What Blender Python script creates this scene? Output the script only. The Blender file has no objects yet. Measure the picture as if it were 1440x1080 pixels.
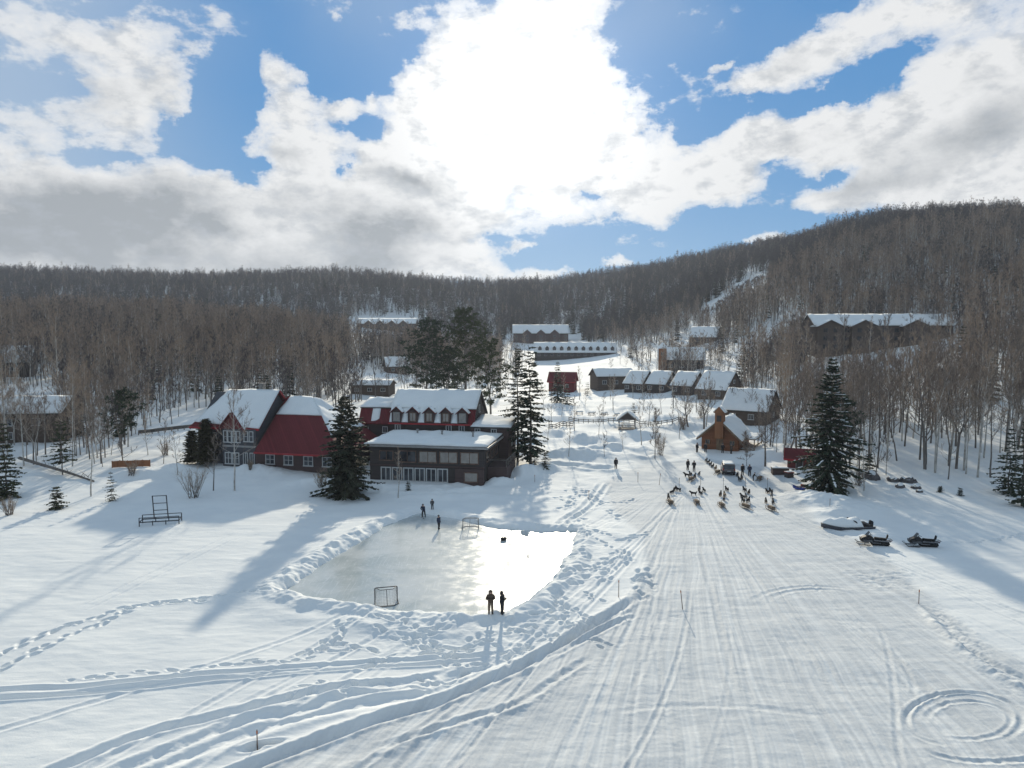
import bpy, bmesh, math, random
import numpy as np
from mathutils import Vector, Matrix

R = math.radians
SC = bpy.context.scene
COL = SC.collection
CAM_H, PITCH, FPX = 22.0, R(-4.0), 1000.0
SUN_EL, SUN_AZ = R(17.5), R(1.5)          # sun straight ahead, a little to the right
random.seed(7)

# ------------------------------------------------------------------ tags
def tag(o, label=None, cat=None, group=None, kind=None):
    if label: o['label'] = label
    if cat: o['category'] = cat
    if group: o['group'] = group
    if kind: o['kind'] = kind
    return o

def empty(name, loc=(0, 0, 0), rz=0.0):
    o = bpy.data.objects.new(name, None)
    COL.objects.link(o)
    o.location = loc
    o.rotation_euler = (0, 0, rz)
    o.empty_display_size = .3
    return o

def thing(name, label, cat, loc=(0, 0, 0), rz=0.0, group=None):
    return tag(empty(name, loc, rz), label, cat, group)

def children(o):
    return [c for c in bpy.data.objects if c.parent == o]

def copy_tree(o, kids):
    """copy of a thing with its parts (kids: {object: [children]})"""
    r = o.copy(); COL.objects.link(r)
    for c in kids.get(o, ()):
        d = c.copy(); COL.objects.link(d); d.parent = r
        for g in kids.get(c, ()):
            e = g.copy(); COL.objects.link(e); e.parent = d
    return r

def kids_of(o):
    k = {o: list(o.children)}
    for c in o.children:
        k[c] = list(c.children)
    return k

# ------------------------------------------------------------------ placing: a pixel of the survey photo to a place in the world
CP, SP = math.cos(PITCH), math.sin(PITCH)
def ray(px, py):
    a, b = (px - 720) / FPX, (540 - py) / FPX
    return a, CP - b * SP, SP + b * CP
def at_z(px, py, z=0.0):
    dx, dy, dz = ray(px, py)
    t = (z - CAM_H) / dz
    return dx * t, dy * t
def at_y(px, py, y):
    dx, dy, dz = ray(px, py)
    t = y / dy
    return dx * t, y, CAM_H + dz * t

# ------------------------------------------------------------------ noise
_rng = np.random.RandomState(11)
_P = _rng.permutation(256); _P = np.concatenate([_P, _P])
_G = np.stack([np.cos(np.arange(256) * 2.399963), np.sin(np.arange(256) * 2.399963)], 1)
def perlin(x, y, seed=0):
    x = np.asarray(x, dtype=np.float64); y = np.asarray(y, dtype=np.float64)
    xi = np.floor(x).astype(np.int64); yi = np.floor(y).astype(np.int64)
    xf = x - xi; yf = y - yi
    u = xf * xf * xf * (xf * (xf * 6 - 15) + 10); v = yf * yf * yf * (yf * (yf * 6 - 15) + 10)
    def g(ix, iy, fx, fy):
        h = _P[(_P[(ix + seed * 37) & 255] + iy) & 255]
        q = _G[h]
        return q[..., 0] * fx + q[..., 1] * fy
    a = g(xi, yi, xf, yf); b = g(xi + 1, yi, xf - 1, yf)
    c = g(xi, yi + 1, xf, yf - 1); d = g(xi + 1, yi + 1, xf - 1, yf - 1)
    return (a * (1 - u) + b * u) * (1 - v) + (c * (1 - u) + d * u) * v
def fbm(x, y, seed=0, octv=4, gain=.5):
    s = 0; a = 1.0
    for k in range(octv):
        s = s + a * perlin(x * 2 ** k + 17.3 * k, y * 2 ** k - 9.1 * k, seed + k); a *= gain
    return s
def sstep(a, b, x):
    t = np.clip((x - a) / (b - a), 0, 1)
    return t * t * (3 - 2 * t)

# ------------------------------------------------------------------ terrain: heights (m) by bearing (pixel column) and distance
T_D = [0, 60, 96, 104, 120, 150, 200, 250, 300, 400, 500, 600, 800, 1000, 1300, 1900]
T_C = {
 -500: [0, 0, 0.2, 1.5, 4.0, 7.0, 12, 18, 24, 34, 38, 46, 88, 118, 116, 110],
 0:    [0, 0, 0.1, 1.0, 2.5, 4.2, 8.0, 12, 17, 27, 30, 36, 78, 102, 100, 96],
 100:  [0, 0, 0.1, 0.8, 2.2, 3.8, 7.0, 11, 16, 27, 30, 36, 78, 102, 100, 96],
 250:  [0, 0, 0.1, 0.6, 1.6, 3.2, 6.0, 10, 15, 25, 28, 34, 72, 94, 92, 90],
 400:  [0, 0, 0.1, 0.6, 1.4, 2.8, 5.0, 8.0, 12, 22, 26, 32, 76, 99, 96, 92],
 500:  [0, 0, 0.0, 0.2, 1.0, 2.0, 3.5, 5.5, 8.0, 15, 22, 30, 78, 104, 100, 94],
 600:  [0, 0, 0.0, 0.2, 0.9, 1.6, 2.6, 3.8, 5.0, 9.0, 14, 24, 66, 90, 92, 90],
 720:  [0, 0, 0.0, 0.2, 0.8, 1.4, 2.2, 2.4, 2.7, 4.5, 8.5, 20, 58, 83, 90, 90],
 850:  [0, 0, 0.0, 0.2, 0.7, 1.4, 2.2, 2.6, 3.2, 6.5, 14, 26, 66, 100, 106, 100],
 960:  [0, 0, 0.0, 0.2, 0.6, 1.5, 3.0, 5.0, 8.0, 18, 32, 50, 97, 112, 112, 105],
 1080: [0, 0, 0.0, 0.2, 0.8, 2.5, 7.0, 13, 20, 38, 60, 84, 116, 118, 116, 110],
 1200: [0, 0, 0.0, 0.4, 1.4, 4.2, 9.5, 15.2, 25, 56, 88, 110, 124, 126, 120, 115],
 1320: [0, 0, 0.1, 0.8, 2.6, 6.5, 14, 20, 34, 68, 97, 118, 128, 128, 122, 118],
 1440: [0, 0, 0.3, 1.4, 3.8, 8.5, 18, 30, 44, 74, 96, 108, 116, 118, 116, 112],
 1940: [0, 0, 1.2, 3.5, 7.0, 15, 30, 46, 62, 84, 100, 108, 116, 116, 116, 112],
}
_pxs = sorted(T_C)
_NU, _NS = 260, 420
_us = np.linspace((_pxs[0] - 720) / FPX, (_pxs[-1] - 720) / FPX, _NU)
_ss = np.linspace(math.log(10), math.log(1900), _NS)
_cols = np.array([np.interp(np.exp(_ss), T_D, T_C[p]) for p in _pxs])          # (ncol, NS)
_tab = np.stack([np.interp(_us, [(p - 720) / FPX for p in _pxs], _cols[:, k]) for k in range(_NS)], 1)   # (NU, NS)
def _blur(a, n, ax):
    k = np.hanning(n + 2)[1:-1]; k /= k.sum()
    pad = [(0, 0), (0, 0)]; pad[ax] = (n // 2, n // 2)
    b = np.pad(a, pad, mode='edge')
    return np.apply_along_axis(lambda v: np.convolve(v, k, 'valid'), ax, b)
_tab = _blur(_blur(_tab, 31, 0), 13, 1)
def base_height(x, y):
    x = np.asarray(x, float); y = np.asarray(y, float)
    yy = np.clip(y, 10.001, 1899)
    fu = np.clip((x / yy - _us[0]) / (_us[1] - _us[0]), 0, _NU - 1.001)
    fs = np.clip((np.log(yy) - _ss[0]) / (_ss[1] - _ss[0]), 0, _NS - 1.001)
    i = fu.astype(int); j = fs.astype(int); a = fu - i; b = fs - j
    z = (_tab[i, j] * (1 - a) + _tab[i + 1, j] * a) * (1 - b) + (_tab[i, j + 1] * (1 - a) + _tab[i + 1, j + 1] * a) * b
    # hummocks on land only, growing with distance
    land = sstep(.05, .6, z)
    z = z + land * (.45 * fbm(x / 14, y / 14, 3, 3) + .14 * fbm(x / 3.1, y / 3.1, 5, 2) * sstep(260, 130, yy))
    far = sstep(350, 700, yy)
    z = z + far * 5 * fbm(x / 90, y / 90, 8, 3)
    return z

# ------------------------------------------------------------------ materials
class NT:
    """tiny node helper"""
    def __init__(s, tree): s.t = tree
    def n(s, typ, **kw):
        d = s.t.nodes.new(typ)
        ins = kw.pop('ins', {})
        for k, v in kw.items(): setattr(d, k, v)
        for k, v in ins.items():
            i = d.inputs[k]
            if isinstance(v, bpy.types.NodeSocket): s.t.links.new(v, i)
            else: i.default_value = v
        return d
    def m(s, op, a, b=None, c=None, clamp=False):
        d = s.t.nodes.new('ShaderNodeMath'); d.operation = op; d.use_clamp = clamp
        for k, v in enumerate((a, b, c)):
            if v is None: continue
            if isinstance(v, bpy.types.NodeSocket): s.t.links.new(v, d.inputs[k])
            else: d.inputs[k].default_value = v
        return d.outputs[0]
    def vm(s, op, a, b=None):
        d = s.t.nodes.new('ShaderNodeVectorMath'); d.operation = op
        for k, v in enumerate((a, b)):
            if v is None: continue
            if isinstance(v, bpy.types.NodeSocket): s.t.links.new(v, d.inputs[k])
            else: d.inputs[k].default_value = v
        return d
    def mix(s, f, a, b, blend='MIX'):
        d = s.t.nodes.new('ShaderNodeMix'); d.data_type = 'RGBA'; d.blend_type = blend
        for k, v in ((0, f), (6, a), (7, b)):
            if isinstance(v, bpy.types.NodeSocket): s.t.links.new(v, d.inputs[k])
            else: d.inputs[k].default_value = v if k == 0 else (*v, 1) if len(v) == 3 else v
        return d.outputs[2]
    def sm(s, x, a, b):
        d = s.t.nodes.new('ShaderNodeMapRange'); d.interpolation_type = 'SMOOTHSTEP'
        s.t.links.new(x, d.inputs[0]); d.inputs[1].default_value = a; d.inputs[2].default_value = b
        return d.outputs[0]

def material(name):
    m = bpy.data.materials.new(name); m.use_nodes = True
    t = m.node_tree
    b = t.nodes['Principled BSDF']
    return m, NT(t), b

def plain(name, col, rough=.7, metal=0.0, var=.18, scale=2.0, spec=.3, stretch=(1, 1, 1), bump=0.0):
    """a painted / natural surface with uneven colour"""
    m, k, b = material(name)
    tc = k.n('ShaderNodeTexCoord')
    mp = k.n('ShaderNodeMapping', ins={'Vector': tc.outputs['Object'], 'Scale': stretch})
    nz = k.n('ShaderNodeTexNoise', ins={'Vector': mp.outputs[0], 'Scale': scale, 'Detail': 4.0, 'Roughness': .65})
    lo = tuple(c * (1 - var) for c in col); hi = tuple(min(1, c * (1 + var)) for c in col)
    c = k.mix(k.sm(nz.outputs[0], .3, .7), lo, hi)
    k.t.links.new(c, b.inputs['Base Color'])
    b.inputs['Roughness'].default_value = rough; b.inputs['Metallic'].default_value = metal
    b.inputs['Specular IOR Level'].default_value = spec
    if bump:
        bp = k.n('ShaderNodeBump', ins={'Strength': bump, 'Distance': .05, 'Height': nz.outputs[0]})
        k.t.links.new(bp.outputs[0], b.inputs['Normal'])
    return m

def siding(name, col, pitch=.18, axis=2, var=.2, groove=.45):
    """boards: a dark joint every pitch metres"""
    m, k, b = material(name)
    tc = k.n('ShaderNodeTexCoord')
    sp = k.n('ShaderNodeSeparateXYZ', ins={0: tc.outputs['Object']})
    if axis == 2: v = sp.outputs[2]
    else: v = k.m('ADD', sp.outputs[0], sp.outputs[1])
    fr = k.m('FRACT', k.m('DIVIDE', v, pitch))
    fl = k.m('FLOOR', k.m('DIVIDE', v, pitch))
    wn = k.n('ShaderNodeTexWhiteNoise', noise_dimensions='1D', ins={'W': fl})
    nz = k.n('ShaderNodeTexNoise', ins={'Vector': tc.outputs['Object'], 'Scale': 1.3, 'Detail': 5.0, 'Roughness': .7})
    mixv = k.m('ADD', k.m('MULTIPLY', wn.outputs[0], .5), k.m('MULTIPLY', nz.outputs[0], .5))
    c = k.mix(mixv, tuple(x * (1 - var) for x in col), tuple(min(1, x * (1 + var)) for x in col))
    j = k.sm(fr, .0, .14)
    c = k.mix(j, tuple(x * groove for x in col), c)
    k.t.links.new(c, b.inputs['Base Color'])
    bp = k.n('ShaderNodeBump', ins={'Strength': .4, 'Distance': .02, 'Height': fr})
    k.t.links.new(bp.outputs[0], b.inputs['Normal'])
    b.inputs['Roughness'].default_value = .75; b.inputs['Specular IOR Level'].default_value = .25
    return m

M = {}
def snow_mat(name, packed=False):
    m, k, b = material(name)
    tc = k.n('ShaderNodeTexCoord')
    n1 = k.n('ShaderNodeTexNoise', ins={'Vector': tc.outputs['Object'], 'Scale': .25, 'Detail': 5.0, 'Roughness': .6})
    n2 = k.n('ShaderNodeTexNoise', ins={'Vector': tc.outputs['Object'], 'Scale': 7.0, 'Detail': 5.0, 'Roughness': .7})
    c = k.mix(k.sm(n1.outputs[0], .35, .65), (.81, .825, .82), (.86, .87, .855))
    if packed:
        at = k.n('ShaderNodeAttribute', attribute_name='packed')
        gr = k.mix(k.sm(n2.outputs[0], .3, .7), (.575, .595, .605), (.67, .685, .685))
        c = k.mix(at.outputs['Fac'], c, gr)
    k.t.links.new(c, b.inputs['Base Color'])
    b.inputs['Roughness'].default_value = .8; b.inputs['Specular IOR Level'].default_value = .06
    bp = k.n('ShaderNodeBump', ins={'Strength': .35, 'Distance': .05, 'Height': n2.outputs[0]})
    k.t.links.new(bp.outputs[0], b.inputs['Normal'])
    return m
# ================================================================== GROUND
RINK_PX = [(404, 829), (470, 784), (545, 738), (590, 721), (640, 729), (700, 742), (760, 747), (806, 746), (800, 772),
           (778, 806), (745, 838), (712, 859), (660, 864), (600, 862), (540, 856), (480, 846), (430, 838)]
RINK = np.array([at_z(*p) for p in RINK_PX])

def poly_sdf(poly, x, y):
    """signed distance, negative inside"""
    d = np.full(np.shape(x), 1e9); inside = np.zeros(np.shape(x), bool)
    n = len(poly)
    for i in range(n):
        ax, ay = poly[i]; bx, by = poly[(i + 1) % n]
        ex, ey = bx - ax, by - ay
        wx, wy = x - ax, y - ay
        t = np.clip((wx * ex + wy * ey) / (ex * ex + ey * ey), 0, 1)
        d = np.minimum(d, (wx - t * ex) ** 2 + (wy - t * ey) ** 2)
        c = (ay > y) != (by > y)
        xi = ax + (y - ay) / (ey if ey else 1e-9) * ex
        inside ^= c & (x < xi)
    d = np.sqrt(d)
    return np.where(inside, -d, d)

# grid: fine where the survey is near, coarse far away
_u = np.concatenate([np.linspace(-1.2, -.80, 40, endpoint=False), np.linspace(-.80, .80, 1180), np.linspace(.80, 1.2, 41)[1:]])
_y = np.concatenate([np.linspace(6, 33, 40, endpoint=False), 1 / np.linspace(1 / 33, 1 / 135, 860, endpoint=False), np.geomspace(135, 1890, 230)])
GU, GY = np.meshgrid(_u, _y)            # rows = distance
GX = GU * GY
GZ = base_height(GX, GY)
LAKE = 1 - sstep(.05, .7, GZ)           # 1 on the frozen lake
NEAR = sstep(160, 110, GY)
PACK = np.zeros_like(GZ)

def box(pts, reach):
    """slice of the grid round some points"""
    P = np.asarray(pts)
    y0, y1 = P[:, 1].min() - reach, P[:, 1].max() + reach
    r0, r1 = np.searchsorted(_y, y0), np.searchsorted(_y, y1) + 1
    us = [x / max(yy, 8) for x in (P[:, 0].min() - reach, P[:, 0].max() + reach) for yy in (y0, y1)]
    us += [(x + s * reach) / max(yy, 8) for x, yy in P for s in (-1, 1)]
    c0, c1 = max(np.searchsorted(_u, min(us)) - 1, 0), np.searchsorted(_u, max(us)) + 1
    return slice(r0, r1), slice(c0, c1)

def poly_dist(pts, reach):
    """slice of the grid near a polyline, distance, run length and side there"""
    whole = box(pts, reach)
    shape = GZ[whole].shape
    D = np.full(shape, 1e3); S = np.zeros(shape); side = np.zeros(shape)
    r_off, c_off = whole[0].start, whole[1].start
    run = 0.0
    for (ax, ay), (bx, by) in zip(pts[:-1], pts[1:]):
        L = math.hypot(bx - ax, by - ay)
        b = box([(ax, ay), (bx, by)], reach)
        loc = (slice(max(b[0].start - r_off, 0), max(b[0].stop - r_off, 0)), slice(max(b[1].start - c_off, 0), max(b[1].stop - c_off, 0)))
        x, y = GX[whole][loc], GY[whole][loc]
        if x.size == 0 or L < 1e-6: run += L; continue
        ex, ey = (bx - ax) / L, (by - ay) / L
        t = np.clip((x - ax) * ex + (y - ay) * ey, 0, L)
        dx, dy = x - ax - t * ex, y - ay - t * ey
        d = np.sqrt(dx * dx + dy * dy)
        better = d < D[loc]
        D[loc] = np.where(better, d, D[loc]); S[loc] = np.where(better, run + t, S[loc])
        side[loc] = np.where(better, np.sign(ex * dy - ey * dx), side[loc])
        run += L
    return whole, D, S, side

def land_at(px, py):
    """line of sight of a survey pixel to the bare land"""
    ys = np.geomspace(30, 900, 900)
    dx, dy, dz = ray(px, py)
    x = dx / dy * ys; z = CAM_H + dz / dy * ys
    i = int(np.argmax(z < base_height(x, ys)))
    return x[i], ys[i], z[i]

def smooth_line(px, n=8, z=0.0):
    p = [np.array(at_z(*q, z)) if z == 0 else np.array(land_at(*q)[:2]) for q in px]
    p = [2 * p[0] - p[1]] + p + [2 * p[-1] - p[-2]]
    out = []
    for i in range(1, len(p) - 2):
        for t in np.linspace(0, 1, n, endpoint=False):
            a, b, c, d = p[i - 1], p[i], p[i + 1], p[i + 2]
            out.append(tuple(.5 * (2 * b + (c - a) * t + (2 * a - 5 * b + 4 * c - d) * t * t + (3 * b - a - 3 * c + d) * t ** 3)))
    out.append(tuple(p[-2]))
    return out

def groove(px, w, depth, ridge=.45, rough=0.0, pts=None, seed=1, pack=0.0):
    global GZ, PACK
    pts = pts or smooth_line(px)
    sl, D, S, side = poly_dist(pts, w * 4)
    if D.size == 0: return
    f = -depth * np.exp(-(D / w) ** 2) + ridge * depth * np.exp(-((D - 1.9 * w) / (.7 * w)) ** 2)
    if rough: f = f * (1 + rough * .9 * fbm(S / (1.1), side * D / .8, seed, 3))
    tot = max(S.max(), 1e-3); ends = sstep(-.1, min(3.5, tot * .3), S) * sstep(tot + .1, tot - min(3.5, tot * .3), S)
    GZ[sl] += f * sstep(4 * w, 3 * w, D) * ends
    if pack: PACK[sl] = np.maximum(PACK[sl], pack * np.exp(-(D / (1.6 * w)) ** 2))

def track_pair(px, gap, w, depth, **kw):
    pts = smooth_line(px)
    P = np.array(pts); T = np.gradient(P, axis=0); T /= np.linalg.norm(T, axis=1)[:, None]
    N = np.stack([-T[:, 1], T[:, 0]], 1)
    for s in (-.5, .5):
        groove(None, w, depth, pts=[tuple(q) for q in P + N * gap * s], **kw)

def lip(px, w, height, drop=0.0, seed=2, rough=1.0):
    """an edge of thrown up snow"""
    global GZ
    pts = smooth_line(px)
    sl, D, S, side = poly_dist(pts, w * 4)
    if D.size == 0: return
    n = 1 + rough * (.5 * fbm(GX[sl] / 1.3, GY[sl] / 1.3, seed, 3))
    tot = max(S.max(), 1e-3); ends = sstep(-.1, min(5, tot * .3), S) * sstep(tot + .1, tot - min(5, tot * .3), S)
    GZ[sl] += height * np.exp(-(D / w) ** 2) * np.clip(n, .1, 2.4) * ends

def steps(px, stride=.62, gap=.28, depth=.16, size=(.15, .27), jitter=.12, seed=0, pts=None):
    """a line of footprints"""
    global GZ
    rr = random.Random(seed)
    pts = pts or smooth_line(px)
    P = np.array(pts); seg = np.linalg.norm(np.diff(P, axis=0), axis=1); cum = np.concatenate([[0], np.cumsum(seg)])
    s = 0; k = 0
    while s < cum[-1]:
        x = np.interp(s, cum, P[:, 0]); y = np.interp(s, cum, P[:, 1])
        s2 = min(s + .2, cum[-1]); x2 = np.interp(s2, cum, P[:, 0]); y2 = np.interp(s2, cum, P[:, 1])
        a = math.atan2(y2 - y, x2 - x) if (x2, y2) != (x, y) else 0
        o = gap * (.5 if k % 2 else -.5)
        stamp(x - math.sin(a) * o + rr.gauss(0, jitter), y + math.cos(a) * o + rr.gauss(0, jitter), a + rr.gauss(0, .25), (size[0] * rr.uniform(.75, 1.2), size[1] * rr.uniform(.75, 1.5)), depth * rr.uniform(.45, 1.25))
        s += stride * rr.uniform(.65, 1.4); k += 1

def stamp(x, y, a, size, depth):
    w, l = size
    rch = l * 3.2
    r0, r1 = np.searchsorted(_y, y - rch), np.searchsorted(_y, y + rch)
    c0, c1 = np.searchsorted(_u, (x - rch) / y), np.searchsorted(_u, (x + rch) / y) + 1
    if r1 <= r0 or c1 <= c0: return
    sl = (slice(r0, r1), slice(c0, c1))
    dx, dy = GX[sl] - x, GY[sl] - y
    e = ((dx * math.cos(a) + dy * math.sin(a)) / l) ** 2 + ((-dx * math.sin(a) + dy * math.cos(a)) / w) ** 2
    GZ[sl] += depth * (-np.exp(-e * e * .8) + .12 * np.exp(-((np.sqrt(e) - 1.9) / .5) ** 2))

# --- wide soft forms of wind-laid snow
soft = LAKE * NEAR
GZ += soft * (.10 * fbm(GX / 9, GY / 6, 21, 3) + .035 * fbm(GX / 2.6, GY / 1.1, 24, 3))

# --- the groomed field: wedge that widens towards the camera
FAN = (28.0, 112.0)
road_l = np.array([at_z(*p) for p in [(325, 1082), (458, 1031), (608, 981), (737, 927), (821, 877), (880, 843), (905, 800), (890, 750), (868, 712), (850, 680), (900, 655)]])
road_poly = np.array([at_z(*p) for p in [(325, 1084), (458, 1031), (608, 981), (737, 927), (821, 877), (880, 843), (908, 800), (900, 750), (860, 715), (850, 680), (905, 655),
                                         (1000, 650), (1100, 668), (1150, 735), (1230, 770), (1310, 840), (1380, 900), (1500, 960), (1640, 1080), (1500, 1400), (0, 1500)]])
sd = poly_sdf(road_poly, GX, GY)
ROAD = sstep(.6, -.8, sd) * NEAR
ang = np.arctan2(GX - FAN[0], FAN[1] - GY); rad = np.hypot(GX - FAN[0], FAN[1] - GY)
wob = .012 * perlin(rad / 9, ang * 6, 31)
st = fbm((ang + wob) * 75, rad / 26, 33, 3) * .55 + fbm((ang + wob * 1.5) * 190, rad / 9, 36, 2) * .45
st2 = np.maximum(0, fbm((ang - wob) * 48, rad / 40, 39, 2) - .18)
GZ += ROAD * (-.05 + .034 * st * np.clip(rad / 45, .25, 1.3) - .07 * st2 + .012 * fbm(GX / .7, GY / .7, 41, 3) + .04 * fbm(GX / 5, GY / 5, 44, 2))
f1 = perlin((ang + wob) * 150, rad / 32, 131); f2 = perlin((ang + wob) * 340, rad / 15, 132); f3 = perlin((ang - wob) * 55, rad / 60, 133); f4 = perlin((ang + wob) * 620, rad / 9, 134)
near_w = sstep(8, 26, rad)
GZ += ROAD * near_w * (.020 * f1 + .016 * f2 + .010 * f4)
streak = np.maximum(0, perlin((ang + 2 * wob) * 95, rad / 45, 135) - .42) * 2.2
PACK = ROAD * np.clip(.80 + near_w * (.55 * f1 + .60 * f2 + .35 * f3 + .35 * f4) + .15 * fbm(GX / 6, GY / 6, 136, 3) - streak, 0, 1.15)

# --- chopped, walked-over snow beside the rink and on the way up
chop_poly = np.array([at_z(*p) for p in [(700, 905), (760, 862), (800, 800), (815, 748), (770, 690), (800, 650), (905, 650), (870, 700), (905, 790), (880, 840), (800, 890), (730, 925)]])
cs = sstep(1.5, -2.5, poly_sdf(chop_poly, GX, GY)) * NEAR
GZ += cs * ((.10 * fbm(GX / 2.8, GY / 2.8, 51, 4, .42)) + .03 * np.abs(perlin(GX / .8, GY / .8, 55)))
for poly, am, sc, sd_ in (([(505, 900), (540, 872), (590, 870), (640, 905), (600, 925), (545, 925)], .05, 1.0, 57),
                          ([(640, 890), (700, 868), (790, 862), (760, 920), (690, 950), (650, 930)], .07, 1.1, 58),
                          ([(830, 930), (960, 850), (1000, 850), (900, 905), (840, 945), (700, 1020), (640, 1040)], .05, .9, 59),
                          ([(1285, 850), (1330, 850), (1400, 920), (1460, 965), (1440, 985), (1360, 930)], .08, .9, 60),
                          ([(1180, 800), (1280, 800), (1300, 830), (1220, 830)], .08, 1.0, 61)):
    p = np.array([at_z(*q) for q in poly])
    w = sstep(1.2, -1.5, poly_sdf(p, GX, GY))
    GZ += w * am * fbm(GX / sc, GY / sc, sd_, 3, .6)

# --- the rink: cleared ice inside banks of shovelled snow
rs = poly_sdf(RINK + 0, GX, GY) + .42 * fbm(GX / 2.4, GY / 2.4, 63, 4, .6)
bank_n = np.clip(1 + .8 * fbm(GX / 2.1, GY / 2.1, 65, 3, .5), .25, 1.8)
sideW = sstep(58, 84, GY)                                     # far side lower
bank = (.52 - .2 * sideW) * np.exp(-((rs - 1.5) / 1.05) ** 2) * bank_n + .16 * np.exp(-((rs - 3.6) / 1.8) ** 2)
left_hi = sstep(2, -12, GX) * sstep(60, 66, GY)
bank *= (1 + .35 * left_hi)
flat = sstep(.55, -.25, rs)
GZ = GZ * (1 - sstep(4, 0, rs) * .6) + bank * NEAR
GZ = GZ * (1 - flat) - .32 * flat
PACK *= 1 - sstep(3.5, 1.5, rs)

# --- plough ridges, tracks and footprints
lip([(205, 1130), (325, 1082), (458, 1029), (533, 1003), (608, 980), (675, 953), (737, 926), (779, 903), (821, 876), (854, 858), (892, 834), (908, 800), (902, 760)], .42, .13, seed=71)
groove([(215, 1132), (335, 1084), (466, 1036), (541, 1009), (616, 986), (683, 958), (745, 931), (787, 908), (829, 881), (862, 863), (898, 838)], .30, .19, rough=.6, seed=72)
groove([(-40, 1135), (81, 1082), (196, 1035), (302, 1007), (407, 982), (480, 966), (570, 958), (660, 938)], .30, .20, rough=.5, seed=73)
groove([(70, 1130), (171, 1082), (261, 1046), (346, 1013), (420, 998), (500, 975), (600, 960), (660, 943), (722, 926)], .34, .19, rough=.7, seed=74)
groove([(100, 1132), (205, 1084), (285, 1053), (387, 1017), (480, 995), (580, 977), (670, 948)], .55, .19, rough=.5, seed=75, ridge=.3)
lip([(150, 1130), (240, 1084), (330, 1050), (430, 1018), (530, 993), (620, 968)], .5, .08, seed=76)
groove([(-90, 981), (0, 972), (102, 966), (204, 956), (326, 946), (480, 934), (592, 927), (675, 921), (730, 917)], .22, .15, rough=.3)
groove([(-90, 992), (0, 984), (163, 970), (326, 953), (480, 939), (600, 932), (690, 926)], .24, .17, rough=.3)
groove([(-90, 986), (0, 977), (150, 967), (300, 952), (480, 936)], .14, .09, rough=.3)
groove([(508, 1060), (592, 1031), (658, 1010), (729, 988), (770, 962), (810, 936), (842, 918)], .25, .11, rough=1.0, seed=78)
lip([(400, 1120), (480, 1082), (560, 1052), (640, 1023), (700, 1003), (745, 985), (800, 950)], .5, .09, seed=79, rough=1.6)
groove([(334, 748), (262, 782), (183, 820), (100, 860)], .16, .06)
groove([(344, 752), (272, 786), (193, 824), (110, 864)], .16, .06)
lip([(400, 842), (330, 842), (285, 846), (240, 858)], 1.2, .16, seed=80)
lip([(450, 868), (520, 880), (590, 884), (660, 884), (700, 880)], 1.5, .22, seed=83)
steps([(-40, 942), (0, 921), (61, 893), (134, 868), (183, 852), (285, 842), (350, 836), (400, 838)], seed=1, depth=.22, size=(.17, .30), gap=.36)
steps([(-40, 962), (0, 942), (81, 901), (143, 876), (200, 851), (290, 845)], seed=2, depth=.22, size=(.17, .30), stride=.55, gap=.4)
steps([(98, 956), (163, 948), (265, 941), (367, 931), (416, 929), (448, 917), (480, 890)], seed=3, depth=.16, size=(.14, .26), stride=.8)
for k in range(16):
    rr = random.Random(100 + k)
    a = (rr.uniform(430, 600), rr.uniform(880, 925)); b = (a[0] + rr.uniform(-60, 60), a[1] + rr.uniform(-20, 24))
    steps([a, ((a[0] + b[0]) / 2 + rr.uniform(-6, 6), (a[1] + b[1]) / 2), b], seed=k, depth=.2, size=(.16, .27), jitter=.16)
for k in range(34):
    rr = random.Random(200 + k)
    a = (rr.uniform(620, 850), 0); t = (a[0] - 620) / 230
    a = (a[0], 945 - 85 * t + rr.uniform(-28, 24)); b = (a[0] + rr.uniform(-50, 60), a[1] + rr.uniform(-26, 20))
    steps([a, ((a[0] + b[0]) / 2 + rr.uniform(-6, 6), (a[1] + b[1]) / 2), b], seed=50 + k, depth=.19, size=(.16, .27), jitter=.2)
for k in range(9):
    rr = random.Random(300 + k)
    a = (rr.uniform(405, 600), rr.uniform(955, 975)); b = (a[0] + rr.uniform(-20, 30), a[1] + rr.uniform(-8, 8))
    steps([a, ((a[0] + b[0]) / 2, (a[1] + b[1]) / 2), b], seed=90 + k, depth=.16, jitter=.2)
for k in range(40):                                            # trail through the chopped snow
    rr = random.Random(400 + k)
    a = (rr.uniform(770, 900), rr.uniform(690, 850)); b = (a[0] + rr.uniform(-40, 40), a[1] + rr.uniform(-22, 22))
    steps([a, ((a[0] + b[0]) / 2 + 4, (a[1] + b[1]) / 2), b], seed=140 + k, depth=.2, size=(.2, .34), jitter=.3)
track_pair([(852, 680), (826, 712), (800, 730), (786, 748)], 1.0, .28, .18, rough=.6)
track_pair([(905, 860), (868, 870), (800, 905), (730, 940)], .8, .2, .10, rough=.6)
for k in range(46):                                            # snowmobile runs across the groomed field
    rr = random.Random(500 + k)
    a1 = rr.uniform(-.62, .30); off = rr.uniform(-3, 3); y1 = rr.uniform(60, 98); y0 = rr.uniform(24, 45)
    bend = rr.gauss(0, .05)
    pts = []
    for t in np.linspace(0, 1, 10):
        r_ = (FAN[1] - y1) * (1 - t) + (FAN[1] - y0) * t
        aa = -a1 + bend * t
        aa = -a1 - .34 + bend * t * t
        pts.append((FAN[0] + off + r_ * math.tan(aa) * .9, FAN[1] - r_))
    groove(None, rr.uniform(.10, .2), rr.uniform(.015, .05), pts=pts, rough=.8, seed=k, ridge=.7)
def ring(cx, cy, rx, ry, a0, a1, w, dep, seed):
    groove([(cx + rx * math.cos(R(a)), cy + ry * math.sin(R(a))) for a in np.linspace(a0, a1, 14)], w, dep, rough=.7, seed=seed, ridge=.6)
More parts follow.
